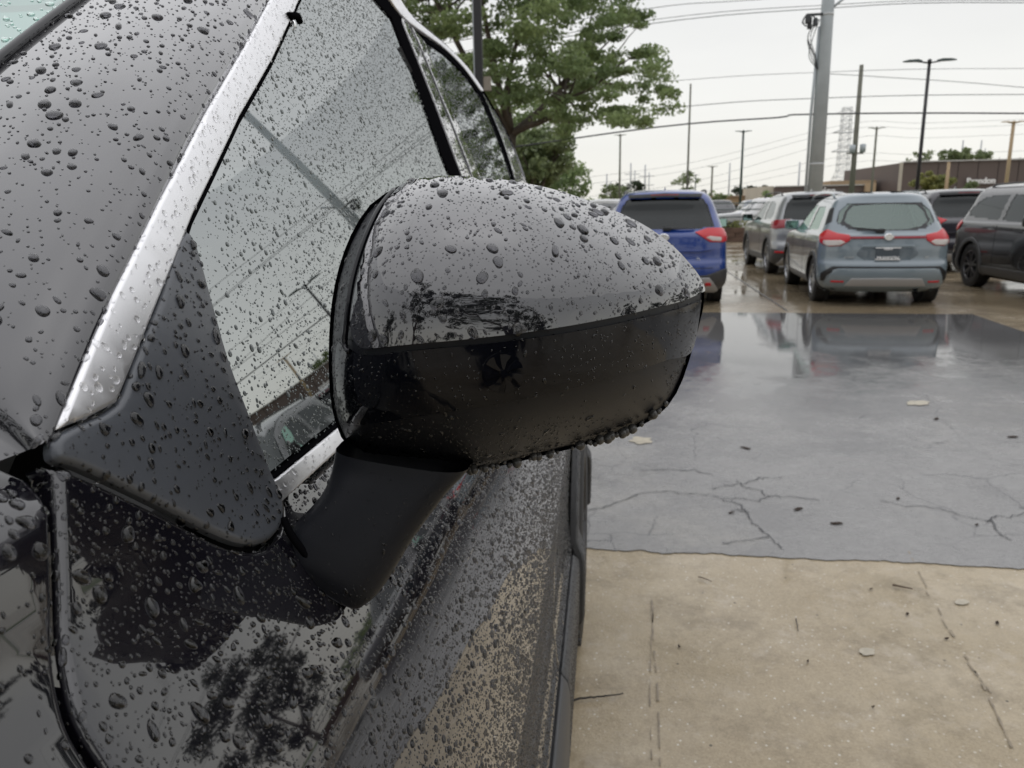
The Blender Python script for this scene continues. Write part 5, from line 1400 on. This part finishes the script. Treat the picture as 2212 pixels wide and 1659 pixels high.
hedge = empty('hedge', (4, -17, 0), label='long dark hedge behind the photographer', cat='hedge')
leafobj('foliage', leaves([(x-4+rng.normal(0, .3), rng.normal(0, .5), rng.uniform(.3, 2.3), .6) for x in np.linspace(-26, 34, 150)], 60, .2), M['leafd'], hedge)
mesh('stems', *join_lists([tube([(x, 0, 0), (x+.1, 0, 1.6)], .05, 5) for x in np.linspace(-29, 29, 24)]), M['bark'], hedge)

# ================================================================== POLES AND WIRES
M['steel'] = mat('galvanised_steel', (.42, .46, .48), .5, metal=.1, var=.12, vscale=1.5)
M['blackpole'] = mat('black_pole', (.012, .012, .014), .35); M['dgreen'] = mat('dark_green_pole', (.03, .05, .045), .5)
M['tanpole'] = mat('tan_concrete_pole', (.38, .28, .17), .7, var=.1); M['wire'] = mat('wire_black', (.05, .055, .06), .6)
M['greypole'] = mat('weathered_wood_pole', (.16, .16, .13), .8, var=.15); M['farsteel'] = mat('pale_hazed_steel', (.50, .52, .53), .7)  # far steel made paler to stand for haze on pylons and masts
def pxline(x0, y0, x1, y1, Y0):      # vertical pole whose top is at x0,y0 at depth Y0
    return P(x0, y0, Y0)
def pole_geo(top, r0_, r1_, zb=0, n=12):
    return tube([(0, 0, zb), (0, 0, top*.5), (0, 0, top)], [r0_, (r0_+r1_)/2, r1_], n)
# large steel pole
b_ = P(1760, 415, 27.5); pt = P(1768, 0, 27.5)
up = empty('utility_pole', (b_.x, 27.5, 0), label='thick grey steel utility pole rising behind the parked crossovers', cat='utility pole')
mesh('shaft', *pole_geo(13.0, .255, .15, n=24), M['steel'], up)
mesh('conduit', *tube([(-.31, -.02, 0), (-.30, -.02, 4.2), (-.22, -.02, 6.9)], .045, 8), M['steel'], up)
eq = P(1745, 48, 27.5).z-8.35
mesh('cable_loop', *join_lists([tube(cr([(-.2+rng.normal(0, .03), -.1, 8.4), (-.45+rng.normal(0, .1), -.15, 7.9), (-.38+rng.normal(0, .08), -.15, 7.3), (-.15, -.1, 6.9)], 5), .014, 5) for _ in range(5)]+[tube(cr([(-.55+.2*math.cos(t)+rng.normal(0, .03), -.2, 8.35+.16*math.sin(t)) for t in np.linspace(0, 6.28, 8)], 3), .012, 5) for _ in range(3)]), M['wire'], up).location = (-.05, 0, eq)
mesh('bracket', *join_lists([box((-.35, -.1, 8.55), (.6, .06, .07)), box((-.55, -.1, 8.3), (.12, .1, .35)), rounded((-.62, -.15, 8.42), (.16, .16, .30)), rounded((-.40, -.2, 8.30), (.13, .13, .26))]), M['wire'], up, smooth=False).location = (0, 0, eq)
mesh('top_arm', *tube([(.1, 0, P(1788, 20, 27.5).z), (.6, 0, P(1810, -10, 27.5).z)], .045, 6), M['steel'], up)
for z in (2.6, 7.2): mesh('band_collar', *tube([(0, 0, z), (0, 0, z+.08)], .235 if z < 5 else .20, 24), M['farsteel'], up)
for (x, z) in [(0, 9.6), (-.25, 8.8)]: mesh('insulator', *lathe([(.001, z), (.06, z), (.03, z+.05), (.06, z+.08), (.03, z+.14), (.001, z+.2)], 8, 'z'), M['wire'], up)
def wire(pts, r_, label, Y=27.5):
    w = [P(x, y, Y) for x, y in pts]
    mesh('overhead_wire', *tube(cr([tuple(p) for p in w], 5), r_, 5), M['wire'], label=label, cat='wire', group='overhead wires strung past the steel pole')
wire([(200, 240), (900, 105), (1390, 20), (1625, 0), (2212, -40), (3600, -90)], .010, 'topmost thin overhead wire, running up behind the oak', 27.3)
wire([(200, 240), (900, 128), (1408, 43), (1769, 12), (2212, 1), (3600, 30)], .010, 'second overhead wire from the top, meeting the steel pole near its bracket')
wire([(200, 245), (900, 135), (1399, 52), (1769, 19), (2212, 6), (3600, 40)], .012, 'overhead wire just below the bracket of the steel pole')
wire([(200, 290), (900, 225), (1451, 175), (1752, 157), (2212, 148), (3600, 160)], .008, 'thin overhead wire crossing the steel pole midway up')
wire([(1757, 158), (1900, 166), (2212, 189), (3000, 270)], .010, 'overhead wire sloping down to the right from the steel pole')
wire([(200, 360), (900, 290), (1468, 231), (1748, 213), (2212, 204), (3600, 210)], .012, 'overhead wire second from the bottom')
wire([(200, 420), (900, 345), (1416, 275), (1679, 254), (1748, 247), (2212, 245), (3600, 262)], .026, 'thick lowest overhead cable across the steel pole')
# pylon conductors far away, hair thin
for k, (ya, yb) in enumerate([(330, 268), (345, 280), (372, 300), (384, 336), (398, 352)]):
    wire([(1250, ya+55), (1500, ya+20), (1830, yb), (2000, yb-2), (2300, yb-14)], .03, ['highest', 'second highest', 'middle', 'second lowest', 'lowest'][k]+' of the faint far conductors strung to the lattice tower', 200)
# the near black square pole in front of the oak
q = P(1036, 190, 13.5)
np_ = empty('lamp_post', (q.x, 13.5, 0), label='black square lamp post standing in front of the oak crown', cat='lamp post')
mesh('post', *box((0, 0, 4.2), (.125, .125, 8.4)), M['blackpole'], np_, smooth=False)
mesh('halo_strip', *box((-.075, 0, 4.2), (.02, .10, 8.4)), M['steel'], np_, smooth=False)  # pale halo along the dark post, built as a strip of its own
mesh('junction_box', *box((.13, .02, P(1050, 181, 13.5).z), (.12, .12, .22)), mat('tan_box', (.25, .22, .18), .6), np_, smooth=False)
def lamp(px, py, Y, armpx, m, label, r_=.07, heads=True, name='lamp_post'):
    t = P(px, py, Y); root = empty(name, (t.x, Y, 0), label=label, cat='lamp post' if heads else 'mast')
    mesh('pole', *pole_geo(t.z, r_, r_*.75), m, root)
    if heads:
        a = armpx/FPX*Y/2
        for s_ in (1, -1):
            mesh('lamp_arm', *tube([(0, 0, t.z-.05), (s_*a*.45, 0, t.z+.02*a)], r_*.4, 6), m, root)
            V, F_ = [], []
            for i, (u, w, h) in enumerate([(.28, .10, .05), (.45, .26, .09), (.8, .30, .07), (1.0, .12, .03)]):
                z = t.z+.04*u*a*.5
                V += [(s_*a*u, -w*a*.5, z), (s_*a*u, w*a*.5, z), (s_*a*u, w*a*.35, z+h*a), (s_*a*u, -w*a*.35, z+h*a)]
            for i in range(3):
                for j in range(4): F_.append((i*4+j, i*4+(j+1) % 4, (i+1)*4+(j+1) % 4, (i+1)*4+j))
            F_ += [(0, 3, 2, 1), (12, 13, 14, 15)]
            mesh('lamp_head', V, F_, M['dgreen'] if m is M['blackpole'] else m, root, smooth=False)
        mesh('finial', *lathe([(.001, t.z+.10), (r_, t.z+.06), (r_, t.z-.06), (.001, t.z-.1)], 8, 'z'), m, root)
    return root
lamp(2008, 133, 31, 97, M['blackpole'], 'black double-headed lamp post behind the crossovers, tallest of the lamp posts', .075)
lamp(2190, 264, 58, 46, M['tanpole'], 'tan double-headed lamp post at the right edge above the black SUV', .14)
lamp(1894, 277, 62, 34, M['greypole'], 'grey-green double-headed lamp post between the wood pole and the brown building', .10)
lamp(1606, 284, 60, 34, M['dgreen'], 'dark green double-headed lamp post standing over the gunmetal crossover', .10)
lamp(1539, 360, 100, 24, M['greypole'], 'small distant double-headed lamp post right of the tall thin mast', .14)
lamp(1503, 378, 140, 17, M['dgreen'], 'smallest far double-headed lamp post beside the sparse young tree', .12)
lamp(1340, 292, 62, 26, M['greypole'], 'double-headed lamp post under the right side of the oak crown', .09)
lamp(1492, 181, 42, 0, M['greypole'], 'tall thin mast without lamps above the blue crossover', .06, False, 'mast')
lamp(1577, 352, 120, 0, M['farsteel'], 'faint thin mast between two lamp posts', .14, False, 'mast')
lamp(1728, 350, 90, 0, M['farsteel'], 'thin pale mast close left of the steel utility pole', .12, False, 'mast')
lamp(2050, 350, 70, 0, M['tanpole'], 'short pale post in front of the brown building', .16, False, 'mast')
# wooden pole with two transformers
t = P(1865, 140, 52); wp = empty('wooden_pole', (t.x-.1, 52, 0), label='weathered wooden utility pole carrying two grey transformers', cat='utility pole')
mesh('shaft', *pole_geo(t.z, .19, .12), M['greypole'], wp)
for x0, x1, y0, y1 in ((1838, 1847, 314, 329), (1859, 1871, 312, 327)):
    a, b = P(x0, y0, 51.8), P(x1, y1, 51.8); c = (a+b)/2
    mesh('transformer', *lathe([(.001, c.z-.25), (.17, c.z-.25), (.18, c.z+.22), (.001, c.z+.27)], 14, 'z'), M['steel'], wp).location = (c.x-wp.location.x, -.1, 0)
mesh('crossarm', *box((0, -.1, P(1855, 331, 52).z), (1.0, .08, .08)), M['greypole'], wp, smooth=False)
# lattice transmission tower
D = 200; tc_ = P(1836, 232, D); lt = empty('lattice_tower', (tc_.x-.6, D, 0), label='steel lattice transmission tower, faint in the distance behind the wooden pole', cat='pylon')
H_ = tc_.z; parts = []
def half(z): 
    f = z/H_; return 3.4*(1-f/.36)+1.25 if f < .36 else 1.25-.5*(f-.36)
levels = list(np.linspace(0, H_, 17)); rr_ = .06
for i in range(16):
    z0, z1 = levels[i], levels[i+1]; h0, h1 = half(z0), half(z1)
    c0 = [(-h0, -h0), (h0, -h0), (h0, h0), (-h0, h0)]; c1_ = [(-h1, -h1), (h1, -h1), (h1, h1), (-h1, h1)]
    for k in range(4):
        k2 = (k+1) % 4
        parts += [tube([(*c0[k], z0), (*c1_[k], z1)], rr_, 4, False), tube([(*c0[k], z0), (*c1_[k2], z1)], rr_*.7, 4, False), tube([(*c0[k2], z0), (*c1_[k], z1)], rr_*.7, 4, False), tube([(*c1_[k], z1), (*c1_[k2], z1)], rr_*.7, 4, False)]
mesh('lattice', *join_lists(parts), M['farsteel'], lt, smooth=False)
for y, w in ((286, 2.9), (327, 2.9), (245, 2.5)):
    z = P(1836, y, D).z
    mesh('crossarm', *join_lists([tube([(-w, 0, z), (w, 0, z)], .12, 4), tube([(-w, 0, z), (0, 0, z+1.1)], .08, 4), tube([(w, 0, z), (0, 0, z+1.1)], .08, 4)]), M['farsteel'], lt, smooth=False)
for px, py, lab_ in ((1363, 352, 'left of the two far pylons over the blue crossover'), (1394, 356, 'right of the two far pylons over the blue crossover'), (1311, 376, 'pale pylon farthest left, low under the oak'), (2081, 303, 'left of the two thin masts above the broad green tree'), (2121, 303, 'right of the two thin masts above the broad green tree')):
    t = P(px, py, 220); o = empty('far_pylon', (t.x, 220, 0), label=lab_, cat='pylon')
    mesh('pole', *join_lists([pole_geo(t.z, .3, .2, n=6), tube([(1.1, 0, 0), (1.1, 0, t.z-2)], .16, 6)]), M['farsteel'], o)
    for dz in (3, 5.4): mesh('crossarm', *box((.4, 0, t.z-dz), (4.2, .2, .2)), M['farsteel'], o, smooth=False)

# ================================================================== BUILDINGS
M['brown'] = mat('brown_metal_panel', (.115, .088, .078), .6, var=.06, vscale=.3); M['cream'] = mat('cream_stucco', (.50, .46, .38), .8, var=.05, vscale=.4)
M['tanw'] = mat('tan_stucco', (.42, .31, .20), .85, var=.08, vscale=.3); M['darkglass'] = mat('shop_glass', (.02, .025, .03), .08, ior=1.8); M['roofw'] = mat('pale_roof', (.5, .5, .48), .8)
def wallbox(a, b, depth, z0, z1):   # a,b: Vectors at the two front corners, wall box going away from the camera
    d = (b-a); d.z = 0; n_ = Vector((-d.y, d.x, 0)).normalized()
    if n_.y < 0: n_ = -n_
    c = [(a.x, a.y), (b.x, b.y), (b.x+n_.x*depth, b.y+n_.y*depth), (a.x+n_.x*depth, a.y+n_.y*depth)]
    V = [(x, y, z0) for x, y in c]+[(x, y, z1) for x, y in c]
    return V, [(0, 1, 5, 4), (1, 2, 6, 5), (2, 3, 7, 6), (3, 0, 4, 7), (4, 5, 6, 7), (3, 2, 1, 0)]
bl = empty('showroom_building', (P(1952, 400, 85).x, 85, 0), label='large brown flat-roofed building with a cream side wall and white lettering', cat='building')
def loc_(o, r_): o.location = -Vector(r_.location); return o
a = P(1952, 351, 85); b = P(2420, 341, 85); hz = a.z
c_ = P(1898, 360, 100)
loc_(mesh('front_wall', *wallbox(Vector((a.x, 85, 0)), Vector((b.x, 85, 0)), 20, 0, hz), M['brown'], bl, smooth=False), bl)
loc_(mesh('side_wall', [(a.x-.02, 84.98, 1.9), (a.x-.02, 84.98, hz+.02), (c_.x, 100, hz+.02), (c_.x, 100, 1.9), (a.x-.3, 85.2, 1.9), (a.x-.3, 85.2, hz+.02)], [(0, 1, 2, 3), (0, 4, 5, 1)], M['cream'], bl, smooth=False), bl)
loc_(mesh('base_wall', [(a.x-.02, 84.98, 0), (a.x-.02, 84.98, 1.9), (c_.x, 100, 1.9), (c_.x, 100, 0)], [(0, 1, 2, 3)], M['brown'], bl, smooth=False), bl)
loc_(mesh('parapet_cap', *box(((a.x+b.x)/2, 84.95, hz+.06), (b.x-a.x, .3, .12)), M['roofw'], bl, smooth=False), bl)
for k in range(14):
    x = a.x+1.5+k*1.9
    loc_(mesh('panel_seam', *box((x, 84.98, (hz+2.2)/2+.2), (.03, .03, hz-2.0)), M['void'], bl, smooth=False), bl)
for k in range(6):
    x = a.x+1.6+k*4.1
    f = loc_(mesh('window', *box((x+1.4, 84.97, 1.15), (3.3, .06, 2.1)), M['plastic'], bl, smooth=False), bl)
    for j in range(3): mesh('pane', *box((x+.3+j*1.1, 84.92, 1.15), (1.0, .04, 1.95)), M['darkglass'], f, smooth=False)
q = P(2118, 391, 84.8)
dg = bpy.context.evaluated_depsgraph_get()
t = text('sign_lettering', 'Brandon', .80, M['white'], bl, (q.x-bl.location.x, -.3, q.z), (R(90), 0, 0), extr=.06, bold=.03)
q = P(2216, 391, 84.8)
text('sign_lettering', 'Acura', 1.2, M['white'], bl, (q.x-bl.location.x+3, -.3, q.z), (R(90), 0, 0), extr=.06, bold=.03) if False else None
# lower service wing with tan block behind
sv = empty('service_building', (P(1700, 405, 78).x, 78, 0), label='low brown service building behind the steel pole, tan block above it', cat='building')
a, b = P(1674, 404, 78), P(1876, 400, 78)
loc_(mesh('front_wall', *wallbox(Vector((a.x, 78, 0)), Vector((b.x, 78, 0)), 12, 0, a.z), M['brown'], sv, smooth=False), sv)
c_ = P(1647, 405, 78.5)
loc_(mesh('side_wall', *wallbox(Vector((c_.x, 78.3, 0)), Vector((a.x-.02, 78.3, 0)), 11, 0, c_.z+.1), M['cream'], sv, smooth=False), sv)
a2_, b2 = P(1801, 392, 90), P(1900, 388, 90)
loc_(mesh('tan_block', *wallbox(Vector((a2_.x, 91, 0)), Vector((b2.x, 91, 0)), 8, 0, b2.z), M['tanw'], sv, smooth=False), sv)
loc_(mesh('tan_pier', *box((P(1885, 400, 77).x, 77.7, P(1885, 395, 77).z/2), (.9, .5, P(1885, 395, 77).z)), M['tanw'], sv, smooth=False), sv)
loc_(mesh('parapet_cap', *box(((a.x+b.x)/2, 77.95, a.z+.05), (b.x-a.x, .25, .10)), M['roofw'], sv, smooth=False), sv)
for k in range(4): 
    f = loc_(mesh('roller_door', *box((a.x+1.4+k*2.4, 77.97, .95), (1.9, .06, 1.9)), M['roofw'], sv, smooth=False), sv)
q = P(1772, 413, 77.8)
text('sign_lettering', 'Service', .95, M['white'], sv, (q.x-sv.location.x, -.25, q.z), (R(90), 0, 0), extr=.05, bold=.02)
tw = empty('tan_building', (P(1590, 430, 88).x, 88, 0), label='long low tan building left of the service wing', cat='building')
a, b = P(1500, 427, 88), P(1652, 424, 88)
loc_(mesh('wall', *wallbox(Vector((a.x, 88, 0)), Vector((b.x, 88, 0)), 10, 0, a.z), M['tanw'], tw, smooth=False), tw)
loc_(mesh('roof_edge', *box(((a.x+b.x)/2, 87.9, a.z+.06), (b.x-a.x+.2, .3, .14)), mat('tan_coping', (.30, .22, .15), .8), tw, smooth=False), tw)
for k in range(5): loc_(mesh('window', *box((a.x+1+k*1.6, 87.97, .9), (.9, .06, .8)), M['darkglass'], tw, smooth=False), tw)

# ================================================================== FENCE, PLANTER AND ROADSIDE
fy = 31.0
M['fence'] = mat('green_grey_fence_metal', (.10, .13, .125), .5); M['brick'] = mat('brown_retaining_stone', (.12, .075, .055), .8, var=.3, vscale=3)
fn = empty('fence', (6, fy, 0), label='dark metal rail fence along the lot behind the parked crossovers', cat='fence')
for k in range(17): mesh('post', *tube([(-10+k*2.0, 0, .5), (-10+k*2.0, 0, 1.45)], .03, 6), M['fence'], fn)
for z in (1.42, 1.18, .9): mesh('rail', *tube([(-10, 0, z), (22, 0, z)], .025, 6), M['fence'], fn)
pw = empty('retaining_wall', (6, 30, 0), label='low brown block wall at the foot of the fence', cat='wall')
bme = None
for r_ in range(3):
    for k in range(46):
        if bme is None:
            o = mesh('block', *box((0, 0, 0), (.68, .22, .165)), M['brick'], pw, smooth=False); bme = o.data
        else:
            o = bpy.data.objects.new('block', bme); COL.objects.link(o); o.parent = pw
        o.location = (-11+k*.70+(.35 if r_ % 2 else 0), rng.normal(0, .008), .09+r_*.175)
mesh('wall_core', *box((4.5, .14, .25), (33, .1, .5)), M['brick'], pw, smooth=False)
gr = leaves([(x, 30.5+rng.normal(0, .12), .58, .22) for x in np.linspace(-4, 26, 130)], 40, .10, 1.0)
o = leafobj('ground_plants', gr, M['leafy'], None); tag(o, 'yellow-green low plants growing on top of the brown wall', 'plants')
sheet('street', [(-80, 40), (120, 40), (120, 46), (-80, 46)], mat('grey_street', (.14, .14, .145), .2), .006, kind='structure')
sheet('grass_verge', [(-200, 47), (200, 47), (200, 58), (-200, 58)], mat('verge_grass', (.10, .14, .05), .8, var=.3, vscale=1), .006, kind='structure')
gl2 = leaves([(x, y, z, 2.8) for x, y, z in zip(rng.uniform(-160, 190, 260), rng.uniform(230, 260, 260), rng.uniform(.5, 3.4, 260))], 60, .9)
o = leafobj('far_woods', gl2, M['leaf'], None); tag(o, 'low hazy band of trees along the horizon', 'woods')
# turn the lettering into real meshes
bpy.context.view_layer.update(); dg = bpy.context.evaluated_depsgraph_get()
for o in [q for q in bpy.data.objects if q.type == 'FONT']:
    me = bpy.data.meshes.new_from_object(o.evaluated_get(dg)); n = bpy.data.objects.new('letters', me); COL.objects.link(n); me.materials.clear(); me.materials.append(o.data.materials[0])
    n.parent = o.parent; n.matrix_parent_inverse = o.matrix_parent_inverse; n.matrix_basis = o.matrix_basis; nm = o.name.split('.')[0]
    bpy.data.objects.remove(o); n.name = nm
